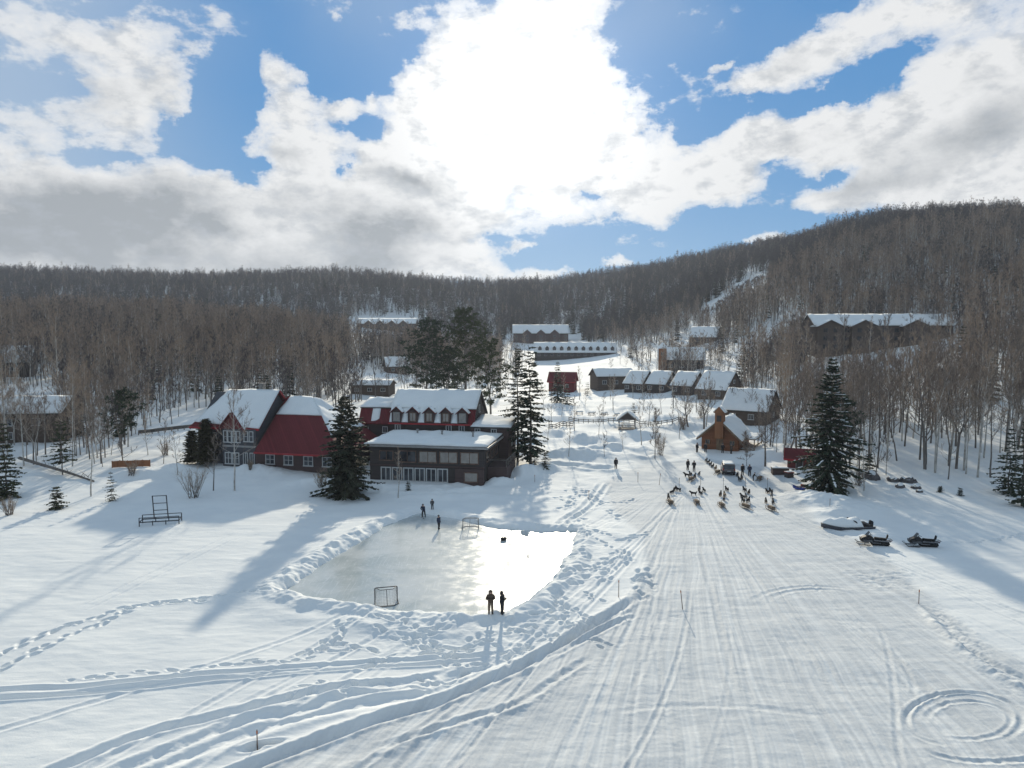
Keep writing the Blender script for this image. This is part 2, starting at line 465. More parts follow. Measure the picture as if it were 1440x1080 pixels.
ring(1355, 1010, 82, 38, 90, 420, .15, .05, 5); ring(1362, 1012, 60, 27, 150, 520, .13, .035, 6); ring(1352, 1008, 76, 35, 100, 330, .11, .04, 7)
ring(1395, 1044, 100, 26, 20, 190, .15, .045, 8); ring(1150, 850, 70, 22, 180, 330, .2, .03, 9); ring(1150, 856, 100, 32, 190, 310, .2, .03, 10)
groove([(835, 1008), (890, 996), (950, 990), (1040, 993), (1120, 1001), (1180, 1010)], .22, .022, rough=1.0)
groove([(1235, 890), (1250, 905), (1268, 930), (1285, 965), (1280, 990)], .14, .04, rough=.7)
groove([(1230, 870), (1244, 900), (1256, 960), (1262, 1040), (1270, 1082), (1280, 1130)], .14, .035, rough=.7)
lip([(1288, 845), (1332, 895), (1377, 934), (1442, 966), (1520, 1000)], .5, .2, seed=82, rough=1.4)
groove([(1300, 850), (1345, 895), (1390, 930), (1450, 956), (1530, 990)], .3, .12, rough=.8)
steps([(1440, 752), (1400, 760), (1360, 764), (1325, 762)], seed=33, depth=.2)
groove([(1210, 752), (1150, 737), (1100, 716), (1085, 700)], .3, .1, rough=.5)
groove([(1290, 758), (1220, 748), (1160, 735)], .3, .1, rough=.5)
for q in ((356, 1052, .5), (364, 1048, .3), (372, 1046, .35), (384, 1045, .4)):
    hx_, hy_ = at_z(q[0], q[1]); stamp(hx_, hy_, .4, (.22 * q[2] * 2, .45), .3)
# paths between the lodges
p = smooth_line([(905, 655), (940, 628), (930, 608), (960, 600)], z=.6)
sl, D, S, side = poly_dist(p, 9)
PACK[sl] = np.maximum(PACK[sl], .5 * np.exp(-(D / 2.2) ** 2))
for px, zz in (([(905, 640), (860, 622), (800, 612), (770, 600)], 1.0), ([(560, 690), (640, 688), (720, 670), (780, 655), (850, 660)], .3)):
    p = smooth_line(px, z=zz)
    sl, D, S, side = poly_dist(p, 6)
    GZ[sl] += -.3 * np.exp(-(D / 1.0) ** 2) + .25 * np.exp(-((D - 2.2) / .8) ** 2) * (1 + .8 * fbm(GX[sl] / 1.4, GY[sl] / 1.4, 91, 2))

# ploughed heaps along the yard
def heap(px, py, z, rx, ry, h, seed):
    global GZ
    x, y, _ = land_at(px, py)
    sl = box([(x, y)], 3 * max(rx, ry))
    gx, gy = GX[sl], GY[sl]
    e = ((gx - x) / rx) ** 2 + ((gy - y) / ry) ** 2
    GZ[sl] += h * np.exp(-e) * np.clip(1 + .55 * fbm(gx / 2.2, gy / 2.2, seed, 3), .2, 2)
HEAPS = [(735, 668, .6, 2.6, 2.0, 1.5), (700, 680, .3, 2.2, 1.4, .9), (812, 640, .7, 6, 2.5, 1.3), (860, 632, .7, 5, 2.5, 1.1), (760, 660, .5, 3, 2, .9),
         (1165, 708, .1, 4.2, 2.2, 1.1), (1130, 700, .1, 3, 2, .8), (1185, 722, .1, 3.4, 1.6, .8), (1205, 716, .1, 3, 1.6, .6), (770, 590, 1, 6, 2, 1.0), (830, 618, 1, 5, 2.2, 1.2), (900, 612, 1, 4, 2, 1.1), (745, 620, 1, 4, 2, 1.1), (780, 572, 1, 8, 3, 1.0), (930, 590, 1, 5, 2.4, 1.2), (990, 622, .8, 3.5, 2, 1.2), (960, 602, 1.2, 5, 2.5, 1.5), (1000, 590, 1.6, 5, 2.5, 1.2),
         (1080, 640, .8, 4, 2, .9), (360, 664, .9, 5, 2, 1.0), (450, 682, .5, 4, 2, .9), (245, 665, 1, 3, 2, 1.1), (190, 668, 1, 3, 1.6, .8), (600, 690, .2, 8, 1.6, .6),
         (510, 690, .3, 3, 1.8, .8), (790, 612, 1.2, 8, 2.5, 1.0), (870, 600, 1.3, 9, 3, .9), (840, 590, 1.4, 7, 2.5, .9), (720, 640, .8, 3, 2, .9), (890, 575, 1.8, 8, 3, 1.0), (640, 700, 0, 9, 1.4, .5)]
for i, h in enumerate(HEAPS): heap(*h, seed=110 + i)

clr = sstep(-.05, -.45, rs); GZ = GZ * (1 - clr) - .32 * clr      # the ice stays swept
nr, nc = GZ.shape
def ground(x, y):
    """height of the finished snow surface"""
    if y < _y[0] or y > _y[-1]: return float(base_height(x, y))
    i = int(np.clip(np.searchsorted(_y, y) - 1, 0, nr - 2)); j = int(np.clip(np.searchsorted(_u, x / y) - 1, 0, nc - 2))
    b = (y - _y[i]) / (_y[i + 1] - _y[i]); a = np.clip((x / y - _u[j]) / (_u[j + 1] - _u[j]), 0, 1)
    return float((GZ[i, j] * (1 - a) + GZ[i, j + 1] * a) * (1 - b) + (GZ[i + 1, j] * (1 - a) + GZ[i + 1, j + 1] * a) * b)
def on_ground(px, py, y0=30, y1=1500):
    """where the line of sight of a survey pixel meets the snow"""
    prev = y0
    for y in np.geomspace(y0, y1, 700):
        x, _, z = at_y(px, py, y)
        if z < ground(x, y):
            lo, hi = prev, y
            for _ in range(18):
                mid = (lo + hi) / 2; xm, _, zm = at_y(px, py, mid)
                if zm < ground(xm, mid): hi = mid
                else: lo = mid
            x, _, z = at_y(px, py, hi)
            return x, hi, ground(x, hi)
        prev = y
    x, _, z = at_y(px, py, y1)
    return x, y1, ground(x, y1)

def build_ground():
    me = bpy.data.meshes.new('snow_ground')
    v = np.stack([GX, GY, GZ], -1).reshape(-1, 3).astype(np.float32)
    idx = np.arange(nr * nc).reshape(nr, nc)
    f = np.stack([idx[:-1, :-1], idx[:-1, 1:], idx[1:, 1:], idx[1:, :-1]], -1).reshape(-1, 4)
    me.vertices.add(len(v)); me.vertices.foreach_set('co', v.ravel())
    me.loops.add(f.size); me.loops.foreach_set('vertex_index', f.ravel().astype(np.int32))
    me.polygons.add(len(f)); me.polygons.foreach_set('loop_start', (np.arange(len(f)) * 4).astype(np.int32))
    me.polygons.foreach_set('use_smooth', np.ones(len(f), bool))
    at = me.attributes.new('packed', 'FLOAT', 'POINT'); at.data.foreach_set('value', np.clip(PACK, 0, 1).ravel().astype(np.float32))
    me.update(calc_edges=True)
    me.materials.append(M['snow_ground'])
    o = bpy.data.objects.new('snow_ground', me); COL.objects.link(o)
    tag(o, kind='structure')
M['snow_ground'] = snow_mat('snow_ground', True)
M['snow'] = snow_mat('snow')
build_ground()

# ice
def ice_mat():
    m, k, b = material('ice')
    tc = k.n('ShaderNodeTexCoord')
    n1 = k.n('ShaderNodeTexNoise', ins={'Vector': tc.outputs['Object'], 'Scale': .16, 'Detail': 6.0, 'Roughness': .62, 'Distortion': .6})
    n2 = k.n('ShaderNodeTexNoise', ins={'Vector': tc.outputs['Object'], 'Scale': 2.2, 'Detail': 6.0, 'Roughness': .7})
    n3 = k.n('ShaderNodeTexNoise', ins={'Vector': tc.outputs['Object'], 'Scale': .9, 'Detail': 4.0, 'Roughness': .6})
    c = k.mix(k.sm(n1.outputs[0], .38, .62), (.43, .475, .47), (.585, .61, .60))
    c = k.mix(k.m('MULTIPLY', k.sm(n2.outputs[0], .52, .75), .55), c, (.78, .80, .81))
    for ang_, sc in ((.5, 1.0), (-.9, 1.3), (1.9, .8)):           # skate scratches
        mp = k.n('ShaderNodeMapping', ins={'Vector': tc.outputs['Object'], 'Rotation': (0, 0, ang_), 'Scale': (9 * sc, .35 * sc, 1)})
        ns = k.n('ShaderNodeTexNoise', ins={'Vector': mp.outputs[0], 'Scale': 1.0, 'Detail': 3.0, 'Roughness': .5, 'Distortion': .4})
        c = k.mix(k.m('MULTIPLY', k.sm(ns.outputs[0], .60, .72), .4), c, (.74, .76, .76))
    k.t.links.new(c, b.inputs['Base Color'])
    r = k.m('ADD', .125, k.m('MULTIPLY', k.sm(n3.outputs[0], .35, .75), .10))
    k.t.links.new(r, b.inputs['Roughness'])
    b.inputs['IOR'].default_value = 1.31
    bp = k.n('ShaderNodeBump', ins={'Strength': .05, 'Distance': .02, 'Height': n2.outputs[0]})
    k.t.links.new(bp.outputs[0], b.inputs['Normal'])
    return m
M['ice'] = ice_mat()
def build_ice():
    bm = bmesh.new()
    c = RINK.mean(0)
    vs = []
    for x, y in RINK:
        d = np.array([x, y]) - c; d = d / np.linalg.norm(d)
        vs.append(bm.verts.new((x + d[0] * 1.4, y + d[1] * 1.4, -.10)))
    bm.faces.new(vs)
    me = bpy.data.meshes.new('ice'); bm.to_mesh(me); bm.free()
    me.materials.append(M['ice'])
    o = bpy.data.objects.new('ice', me); COL.objects.link(o)
    tag(o, kind='structure')
build_ice()
# ================================================================== SKY, SUN, CAMERA
SKY_STRENGTH = .10
def az_el(px, py):
    dx, dy, dz = ray(px, py)
    return math.atan2(dx, dy), math.atan2(dz, math.hypot(dx, dy))
# clouds: centre, half axes, tilt (deg, positive = right end up), weight      -- all turned into bearings and elevations
CLOUDS = [
 (740, 60, 110, 90, 0, 1.2), (700, 130, 150, 75, 0, 1.2), (800, 170, 130, 90, -20, 1.2), (880, 230, 130, 62, -18, 1.2), (920, 275, 90, 34, 6, 1.0), (760, 225, 160, 70, 0, 1.2),
 (600, 105, 50, 30, 10, .9), (620, 200, 110, 44, 10, 1.1), (690, 290, 90, 46, 0, .9), (640, 350, 80, 44, 0, .9),
 (1070, 108, 75, 30, 10, .95), (1130, 75, 80, 30, 20, .9), (1215, 40, 90, 34, 18, .9), (1330, 15, 120, 26, 5, .7), (1010, 92, 22, 9, 25, .7),
 (1040, 222, 90, 40, 16, 1.05), (1120, 190, 90, 42, 12, 1.05), (1170, 215, 60, 34, 8, .9), (1010, 262, 40, 24, 0, .8),
 (1270, 150, 100, 60, 24, 1.0), (1380, 105, 130, 72, 22, 1.1), (1330, 195, 150, 62, 8, 1.1), (1420, 180, 100, 80, 0, 1.0), (1240, 240, 90, 34, 10, 1.0), (1170, 285, 100, 22, 4, 1.0), (1330, 275, 140, 36, 12, 1.0), (1440, 262, 90, 44, 8, 1.0),
 (1082, 338, 48, 10, 4, .8), (868, 372, 20, 12, 0, .8), (790, 384, 60, 13, 8, .8), (730, 350, 40, 9, 6, .7), (700, 390, 70, 14, 0, .7),
 (90, 50, 170, 70, 0, .62), (50, 170, 130, 80, 0, .6), (200, 120, 70, 60, 30, .92), (170, 190, 70, 40, 10, .5), (320, 40, 110, 34, 8, .38),
 (120, 270, 190, 52, -3, 1.0), (60, 330, 200, 60, 0, 1.1), (300, 270, 100, 36, -16, 1.0), (360, 320, 180, 60, -4, 1.15), (520, 330, 150, 60, -4, 1.1), (230, 350, 220, 44, 0, 1.1),
 (395, 112, 46, 44, -40, .8), (425, 175, 70, 44, -20, .95), (420, 215, 80, 44, -8, 1.0), (545, 225, 70, 40, 0, 1.0), (480, 148, 30, 16, 0, .85), (525, 141, 16, 14, 0, .75), (572, 146, 24, 11, 0, .75), (475, 34, 30, 11, -6, .62),
 (150, 385, 240, 34, 0, 1.3), (420, 380, 200, 30, 0, 1.2), (560, 372, 80, 22, 0, .9), (560, 280, 110, 44, 0, 1.0), (480, 280, 110, 40, 0, 1.0), (560, 20, 60, 12, 0, .15), (960, 40, 90, 26, -10, .32), (640, 30, 60, 30, 0, .5),
]
HOLES = [(460, 60, 60, 30, 0, .5), (525, 185, 30, 14, 10, .6), (345, 120, 26, 40, 0, .5), (905, 110, 70, 40, -30, .35), (590, 70, 40, 24, 20, .4), (1240, 100, 60, 12, 24, .5), (960, 190, 30, 14, 0, .4), (20, 120, 40, 18, 20, .35), (120, 215, 90, 14, -4, .5), (1185, 246, 75, 15, 27, .9), (1150, 148, 80, 18, 25, .9), (1010, 165, 50, 26, 20, .6), (300, 165, 40, 55, -20, .9), (350, 250, 40, 14, -25, .5), (450, 100, 40, 26, 0, .5), (985, 330, 70, 16, 0, .6), (1400, 228, 70, 9, 14, .5), (487, 242, 17, 27, 12, 1.3), (715, 282, 22, 18, 0, .8), (820, 275, 28, 10, -6, .8), (690, 345, 26, 22, 0, .6), (370, 225, 26, 16, 0, .8), (1300, 235, 60, 8, 6, .4), (1395, 215, 60, 12, 14, .9), (1100, 232, 40, 5, 10, .35)]
GREYS = [(560, 250, 70, 20, -12, 1.0), (500, 300, 90, 34, -4, .9), (420, 330, 170, 44, 0, .9), (150, 300, 190, 48, 0, 1.0), (270, 285, 110, 32, -8, .9), (410, 212, 50, 16, -14, .65), (735, 122, 22, 14, -20, .75), (60, 340, 200, 60, 0, .75),
         (1340, 190, 150, 36, 14, .75), (1220, 262, 90, 20, 8, .8), (1400, 150, 80, 40, 0, .5), (580, 330, 70, 30, -8, .8), (540, 370, 90, 20, 0, .7), (1110, 85, 50, 18, 14, .4), (1120, 205, 60, 14, 10, .3), (240, 110, 60, 40, 30, .2), (80, 130, 120, 60, 0, .45), (150, 375, 260, 36, 0, .62), (430, 375, 160, 26, 0, .6), (330, 320, 60, 12, -4, .5)]
def build_world():
    w = bpy.data.worlds.new('World'); SC.world = w; w.use_nodes = True
    t = w.node_tree; t.nodes.clear(); k = NT(t)
    tc = k.n('ShaderNodeTexCoord')
    sky = k.n('ShaderNodeTexSky', sky_type='NISHITA', sun_disc=False, sun_elevation=SUN_EL, sun_rotation=SUN_AZ, altitude=300.0, air_density=1.0, dust_density=.6, ozone_density=2.2)
    dirv = tc.outputs['Generated']
    sp = k.n('ShaderNodeSeparateXYZ', ins={0: dirv})
    x, y, z = sp.outputs
    az = k.m('ARCTAN2', x, y); el = k.m('ARCSINE', z)
    p0 = k.n('ShaderNodeCombineXYZ', ins={0: az, 1: el}).outputs[0]
    # billowing outline: the bearing is shaken by noise of several sizes
    shake = k.n('ShaderNodeTexNoise', ins={'Vector': p0, 'Scale': 9.0, 'Detail': 8.0, 'Roughness': .66})
    shv = k.vm('SUBTRACT', shake.outputs['Color'], (.5, .5, .5)).outputs[0]
    p = k.vm('ADD', p0, k.vm('MULTIPLY', shv, (.11, .07, 0)).outputs[0]).outputs[0]
    spp = k.n('ShaderNodeSeparateXYZ', ins={0: p}); px_, py_ = spp.outputs[0], spp.outputs[1]
    last = [el]
    def blobs(lst):
        acc = None
        for (cx, cy, rx, ry, tilt, wgt) in lst:
            a, e = az_el(cx, cy)
            kx = math.cos(a) ** 2 ; 
            pv = k.n('ShaderNodeCombineXYZ', ins={0: px_, 1: py_, 2: last[0]}).outputs[0]   # chained, so that few values are alive at once
            mp = k.n('ShaderNodeMapping', vector_type='TEXTURE', ins={'Vector': pv, 'Location': (a, e, 0), 'Rotation': (0, 0, R(tilt)), 'Scale': (rx / FPX * max(kx, .7), ry / FPX * .93, 1e4)})
            q = k.vm('DOT_PRODUCT', mp.outputs[0], mp.outputs[0]).outputs['Value']
            f = k.m('MULTIPLY', k.m('EXPONENT', k.m('MULTIPLY', q, -1.25)), wgt * .92)
            acc = f if acc is None else k.m('ADD', acc, f)
            last[0] = acc
        return acc
    cov = blobs(CLOUDS); hol = blobs(HOLES); gry = blobs(GREYS)
    # the rest of the sky, outside the photograph: broken cloud
    rest = k.n('ShaderNodeTexNoise', ins={'Vector': dirv, 'Scale': 2.4, 'Detail': 5.0, 'Roughness': .6})
    outside = k.m('MAXIMUM', k.sm(k.m('ABSOLUTE', az), .70, .90), k.m('MAXIMUM', k.sm(el, .50, .65), k.sm(k.m('MULTIPLY', el, -1.0), .0, .02)))
    sx, sy, sz = math.sin(SUN_AZ) * math.cos(SUN_EL), math.cos(SUN_AZ) * math.cos(SUN_EL), math.sin(SUN_EL)
    cs = k.vm('DOT_PRODUCT', dirv, (sx, sy, sz)).outputs['Value']
    sang = k.m('ARCCOSINE', k.m('MINIMUM', cs, .99999))
    st = k.n('ShaderNodeMapping', ins={'Vector': p0, 'Scale': (1, 1.75, 1), 'Rotation': (0, 0, R(-14))})
    tosun = k.vm('MULTIPLY', k.vm('NORMALIZE', k.vm('SUBTRACT', (SUN_AZ, SUN_EL, 0), p0).outputs[0]).outputs[0], (.016, .03, 0)).outputs[0]
    st2 = k.vm('ADD', st.outputs[0], tosun).outputs[0]
    n1 = k.n('ShaderNodeTexNoise', ins={'Vector': st.outputs[0], 'Scale': 9.0, 'Detail': 10.0, 'Roughness': .62})
    n1s = k.n('ShaderNodeTexNoise', ins={'Vector': st2, 'Scale': 9.0, 'Detail': 6.0, 'Roughness': .62})
    n2 = k.n('ShaderNodeTexNoise', ins={'Vector': st.outputs[0], 'Scale': 4.5, 'Detail': 6.0, 'Roughness': .6})
    nn = k.m('ADD', k.m('MULTIPLY', k.m('SUBTRACT', n1.outputs[0], .5), 2.2), k.m('MULTIPLY', k.m('SUBTRACT', n2.outputs[0], .5), 1.3))
    dens = k.m('ADD', k.m('SUBTRACT', cov, hol), nn)
    mask = k.m('MULTIPLY', k.sm(dens, .36, .64), k.m('SUBTRACT', 1.0, k.m('MULTIPLY', k.sm(dens, 1.1, .4), .42)))
    relief = k.m('MULTIPLY', k.m('SUBTRACT', n1.outputs[0], n1s.outputs[0]), 5.0)          # >0: facing the sun
    g1 = k.m('EXPONENT', k.m('MULTIPLY', sang, -6.5)); g2 = k.m('EXPONENT', k.m('MULTIPLY', k.m('MULTIPLY', sang, sang), -60.0))
    grey_f = k.m('MULTIPLY', k.m('MULTIPLY', gry, k.m('ADD', .18, k.m('MULTIPLY', k.sm(n2.outputs[0], .36, .60), 1.0))), k.sm(dens, .45, 1.1))
    grey_f = k.m('SUBTRACT', grey_f, k.m('MULTIPLY', relief, .42), clamp=True)
    cl = k.mix(grey_f, (8.3, 8.4, 8.45), (3.7, 4.0, 4.3))
    thin = k.m('MULTIPLY', k.m('MULTIPLY', relief, -1.0, clamp=True), .8, clamp=True)
    cl = k.mix(thin, cl, (4.6, 5.0, 5.5))
    lit = k.m('MULTIPLY', k.m('SUBTRACT', 1.0, k.m('MULTIPLY', grey_f, .8)), k.m('ADD', k.m('MULTIPLY', g1, 2.0), k.m('MULTIPLY', g2, 6.0)))
    cl = k.mix(1.0, cl, k.n('ShaderNodeCombineColor', ins={0: lit, 1: lit, 2: k.m('MULTIPLY', lit, .97)}).outputs[0], 'ADD')
    # blue of the sky, with the bright air low down and round the sun
    blue = k.mix(.92, sky.outputs[0], (.40, 2.35, 5.7))
    hz = k.m('EXPONENT', k.m('MULTIPLY', k.m('MAXIMUM', el, 0.0), -6.0))
    blue = k.mix(k.m('MULTIPLY', hz, .80), blue, (3.2, 5.6, 7.6))
    veil = k.n('ShaderNodeTexNoise', ins={'Vector': p0, 'Scale': 3.0, 'Detail': 3.0})
    up = k.m('MULTIPLY', k.sm(el, .30, .46), k.sm(veil.outputs[0], .30, .62))
    blue = k.mix(k.m('MULTIPLY', up, .42), blue, (5.2, 6.0, 7.0))
    blue = k.mix(k.m('MULTIPLY', k.sm(k.m('MULTIPLY', az, -1.0), .30, .62), .55), blue, (5.6, 6.4, 7.2))
    gl = k.m('ADD', k.m('MULTIPLY', g2, 2.2), k.m('MULTIPLY', g1, .35))
    blue = k.mix(1.0, blue, k.n('ShaderNodeCombineColor', ins={0: gl, 1: gl, 2: gl}).outputs[0], 'ADD')
    full = k.mix(mask, blue, cl)
    bg = k.n('ShaderNodeBackground', ins={'Color': full, 'Strength': SKY_STRENGTH})
    # wider sky, beyond what the photograph shows
    blue2 = k.mix(.85, sky.outputs[0], (1.75, 3.6, 5.8))
    full2 = k.mix(k.m('MULTIPLY', k.sm(rest.outputs[0], .42, .62), .85), blue2, (5.7, 5.8, 5.75))
    bg2 = k.n('ShaderNodeBackground', ins={'Color': full2, 'Strength': SKY_STRENGTH})
    mx = k.n('ShaderNodeMixShader', ins={0: outside, 1: bg.outputs[0], 2: bg2.outputs[0]})
    out = k.n('ShaderNodeOutputWorld', ins={'Surface': mx.outputs[0]})
    w.cycles.sampling_method = 'MANUAL'; w.cycles.sample_map_resolution = 512
build_world()

sun = bpy.data.lights.new('sun', 'SUN'); sun.energy = 5.0; sun.angle = R(1.2); sun.color = (1.0, .895, .71)
so = bpy.data.objects.new('sun', sun); COL.objects.link(so)
sd_ = Vector((math.sin(SUN_AZ) * math.cos(SUN_EL), math.cos(SUN_AZ) * math.cos(SUN_EL), math.sin(SUN_EL)))
so.rotation_euler = sd_.to_track_quat('Z', 'Y').to_euler()
so.location = (0, 0, 60)

cam = bpy.data.cameras.new('camera'); cam.sensor_width = 36; cam.lens = 25.0; cam.clip_end = 6000; cam.clip_start = .3
co = bpy.data.objects.new('camera', cam); COL.objects.link(co)
co.location = (0, 0, CAM_H); co.rotation_euler = (R(90) + PITCH, 0, 0)
SC.camera = co
SC.view_settings.view_transform = 'Standard'; SC.view_settings.look = 'None'; SC.view_settings.exposure = -0.03; SC.view_settings.gamma = 1.0
SC.cycles.max_bounces = 5; SC.cycles.diffuse_bounces = 3; SC.cycles.glossy_bounces = 2; SC.cycles.transmission_bounces = 2; SC.cycles.transparent_max_bounces = 4
SC.cycles.use_denoising = True
SC.cycles.caustics_reflective = False; SC.cycles.caustics_refractive = False
# ================================================================== TREES
def mesh_obj(name, V, F, mats, parent=None, mi=None, smooth=False, link=True):
    me = bpy.data.meshes.new(name)
    me.from_pydata(V, [], F)
    for m in mats: me.materials.append(m)
    if mi is not None: me.polygons.foreach_set('material_index', np.asarray(mi, np.int32))
    if smooth: me.polygons.foreach_set('use_smooth', np.ones(len(F), bool))
    me.update()
    o = bpy.data.objects.new(name, me)
    if link: COL.objects.link(o)
    if parent is not None: o.parent = parent
    return o

def tube(V, F, pts, rad, n=5, cap=False):
    """tapering tube through points, one closed skin"""
    b = len(V)
    prev = None
    for i, p in enumerate(pts):
        d = (pts[min(i + 1, len(pts) - 1)] - pts[max(i - 1, 0)])
        d = d.normalized() if d.length > 1e-9 else Vector((0, 0, 1))
        a = d.orthogonal().normalized() if prev is None else (prev - d * prev.dot(d)).normalized()
        prev = a; c = d.cross(a)
        for k in range(n):
            t = 2 * math.pi * k / n
            V.append(tuple(p + (a * math.cos(t) + c * math.sin(t)) * rad[i]))
    for i in range(len(pts) - 1):
        for k in range(n):
            F.append((b + i * n + k, b + i * n + (k + 1) % n, b + (i + 1) * n + (k + 1) % n, b + (i + 1) * n + k))
    F.append(tuple(b + (len(pts) - 1) * n + k for k in range(n)))
    if cap: F.append(tuple(b + k for k in reversed(range(n))))

def sliver(V, F, p, d, w, rr):
    """a twig: one long thin face"""
    s = d.cross(Vector((rr.gauss(0, 1), rr.gauss(0, 1), rr.gauss(0, 1))))
    s = s.normalized() * w if s.length > 1e-6 else Vector((w, 0, 0))
    b = len(V)
    V.extend((tuple(p - s * .5), tuple(p + s * .5), tuple(p + d)))
    F.append((b, b + 1, b + 2))

def dirv(az, el): return Vector((math.cos(az) * math.cos(el), math.sin(az) * math.cos(el), math.sin(el)))

def bare_geo(seed, H, r0, cb, spread, nl, sec, tw, tw_w, lean=0.0, fork=False, sides=6, limb_sides=4):
    rr = random.Random(seed)
    V, F, V2, F2 = [], [], [], []
    stems = []
    def path(base, az, tilt, L, r, n):
        pts = []; p = base.copy(); a = az; e = R(90) - tilt
        for i in range(n + 1):
            pts.append(p.copy())
            p = p + dirv(a, e) * (L / n)
            a += rr.gauss(0, .5); e += rr.gauss(0, .045) + (R(90) - e) * .10
        return pts, [max(r * (1 - .93 * (i / n) ** .9), .012) for i in range(n + 1)]
    if fork:
        pts, rad = path(Vector((0, 0, -.4)), rr.uniform(0, 6.28), lean, H * .35, r0, 4)
        rad = [r0 * (1 - .2 * i / 4) for i in range(5)]
        tube(V, F, pts, rad, sides); stems.append((pts, rad, 0))
        for k in range(2 + (seed % 2)):
            q, rd = path(pts[-1] - Vector((0, 0, .2)), k * 2.6 + rr.random(), R(rr.uniform(14, 26)), H * rr.uniform(.55, .68), r0 * .62, 6)
            tube(V, F, q, rd, 5); stems.append((q, rd, 1))
    else:
        pts, rad = path(Vector((0, 0, -.4)), rr.uniform(0, 6.28), lean, H, r0, 9)
        tube(V, F, pts, rad, sides); stems.append((pts, rad, 1))
    live = [s for s in stems if s[2]]
    def twigs(q, L, n, k0=.25):
        for _ in range(n):
            t = rr.uniform(k0, 1.0) * (len(q) - 1); i = min(int(t), len(q) - 2); f = t - i
            p = q[i].lerp(q[i + 1], f)
            d = (q[i + 1] - q[i]).normalized()
            d = (d + Vector((rr.gauss(0, .55), rr.gauss(0, .55), rr.gauss(.18, .45)))).normalized()
            sliver(V2, F2, p, d * L * rr.uniform(.5, 1.2), tw_w * rr.uniform(.7, 1.3), rr)
    for (pts, rad, _) in live:
        m = nl // len(live)
        for j in range(m):
            h = cb + (1 - cb) * ((j + rr.random()) / m) * .97 if not fork else ((j + rr.random()) / m) * .95
            t = h * (len(pts) - 1); i = min(int(t), len(pts) - 2); f = t - i
            p = pts[i].lerp(pts[i + 1], f); r = (rad[i] * (1 - f) + rad[i + 1] * f)
            top = (h - cb) / (1 - cb) if not fork else h
            L = spread * (1 - .62 * top) * rr.uniform(.6, 1.15)
            q = []; a = j * 2.4 + rr.uniform(-.4, .4); e = R(rr.uniform(20, 48)) + .35 * top; c = p.copy()
            for s in range(5):
                q.append(c.copy()); c = c + dirv(a, e) * L / 4; e += rr.gauss(.06, .1); a += rr.gauss(0, .16)
            tube(V, F, q, [max(r * .5 * (1 - .85 * s / 4), .012) for s in range(5)], limb_sides)
            twigs(q, .75 + .1 * L, tw // 2)
            for s in range(sec):
                t2 = rr.uniform(.25, .95) * 4; i2 = min(int(t2), 3); p2 = q[i2].lerp(q[i2 + 1], t2 - i2)
                a2 = a + rr.choice((-1, 1)) * rr.uniform(.4, 1.1); e2 = e + rr.uniform(-.3, .5); L2 = L * rr.uniform(.3, .55)
                q2 = [p2, p2 + dirv(a2, e2) * L2 * .5, p2 + dirv(a2 + rr.gauss(0, .2), e2 + .15) * L2]
                tube(V2, F2, q2, [r * .16 + .012, r * .1 + .01, .008], 3)
                twigs(q2, .7, tw)
        twigs(pts, .9, tw * 3, .8)
    return (V, F), (V2, F2)

M['bark'] = plain('bark', (.17, .15, .135), .9, var=.35, scale=3, stretch=(1, 1, .3), spec=.1)
M['bark_pale'] = plain('bark_pale', (.46, .43, .39), .85, var=.4, scale=2.2, stretch=(1, 1, .5), spec=.1)
M['twig'] = plain('twig', (.25, .20, .165), .9, var=.3, scale=.7, spec=.05)
M['twig_red'] = plain('twig_red', (.35, .27, .205), .9, var=.3, scale=.7, spec=.05)
M['twig_far'] = plain('twig_far', (.095, .082, .082), .9, var=.3, scale=.5, spec=.05)
M['needle'] = plain('needle', (.042, .058, .034), .8, var=.4, scale=1.6, spec=.15)
M['needle_dull'] = plain('needle_dull', (.052, .058, .036), .8, var=.4, scale=1.3, spec=.15)
M['needle_olive'] = plain('needle_olive', (.062, .073, .034), .8, var=.4, scale=1.2, spec=.15)
M['cedar'] = plain('cedar', (.075, .066, .034), .85, var=.4, scale=1.5, spec=.1)

# ---- kinds of bare tree: (name, geometry, bark, twig, words)
BARE = []
def add_bare(words, bark, twig, **kw):
    (V, F), (V2, F2) = bare_geo(**kw)
    root = empty('bare_tree')
    tr = mesh_obj('trunk', V, F, [M[bark]], root, smooth=True)
    cr = mesh_obj('crown', V2, F2, [M[twig]], root)
    BARE.append(dict(root=root, kids={root: [tr, cr], tr: [], cr: []}, words=words, H=kw['H'], used=False))
add_bare('slender dark', 'bark', 'twig', seed=1, H=15, r0=.14, cb=.34, spread=3.6, nl=22, sec=4, tw=9, tw_w=.038)
add_bare('slender pale barked', 'bark_pale', 'twig_red', seed=2, H=16, r0=.13, cb=.36, spread=3.3, nl=22, sec=4, tw=9, tw_w=.038)
add_bare('forked dark', 'bark', 'twig', seed=3, H=14, r0=.16, cb=.3, spread=3.8, nl=22, sec=4, tw=9, tw_w=.038, fork=True)
add_bare('broad brown', 'bark', 'twig_red', seed=4, H=12.5, r0=.17, cb=.22, spread=4.8, nl=22, sec=5, tw=8, tw_w=.038)
add_bare('leaning dark', 'bark', 'twig', seed=5, H=14, r0=.13, cb=.35, spread=3.2, nl=18, sec=4, tw=9, tw_w=.038, lean=R(11))
add_bare('forked pale barked', 'bark_pale', 'twig', seed=16, H=14, r0=.14, cb=.3, spread=3.6, nl=20, sec=4, tw=9, tw_w=.038, fork=True)
add_bare('thin short', 'bark', 'twig_red', seed=7, H=8.5, r0=.085, cb=.25, spread=2.1, nl=14, sec=2, tw=5, tw_w=.03)

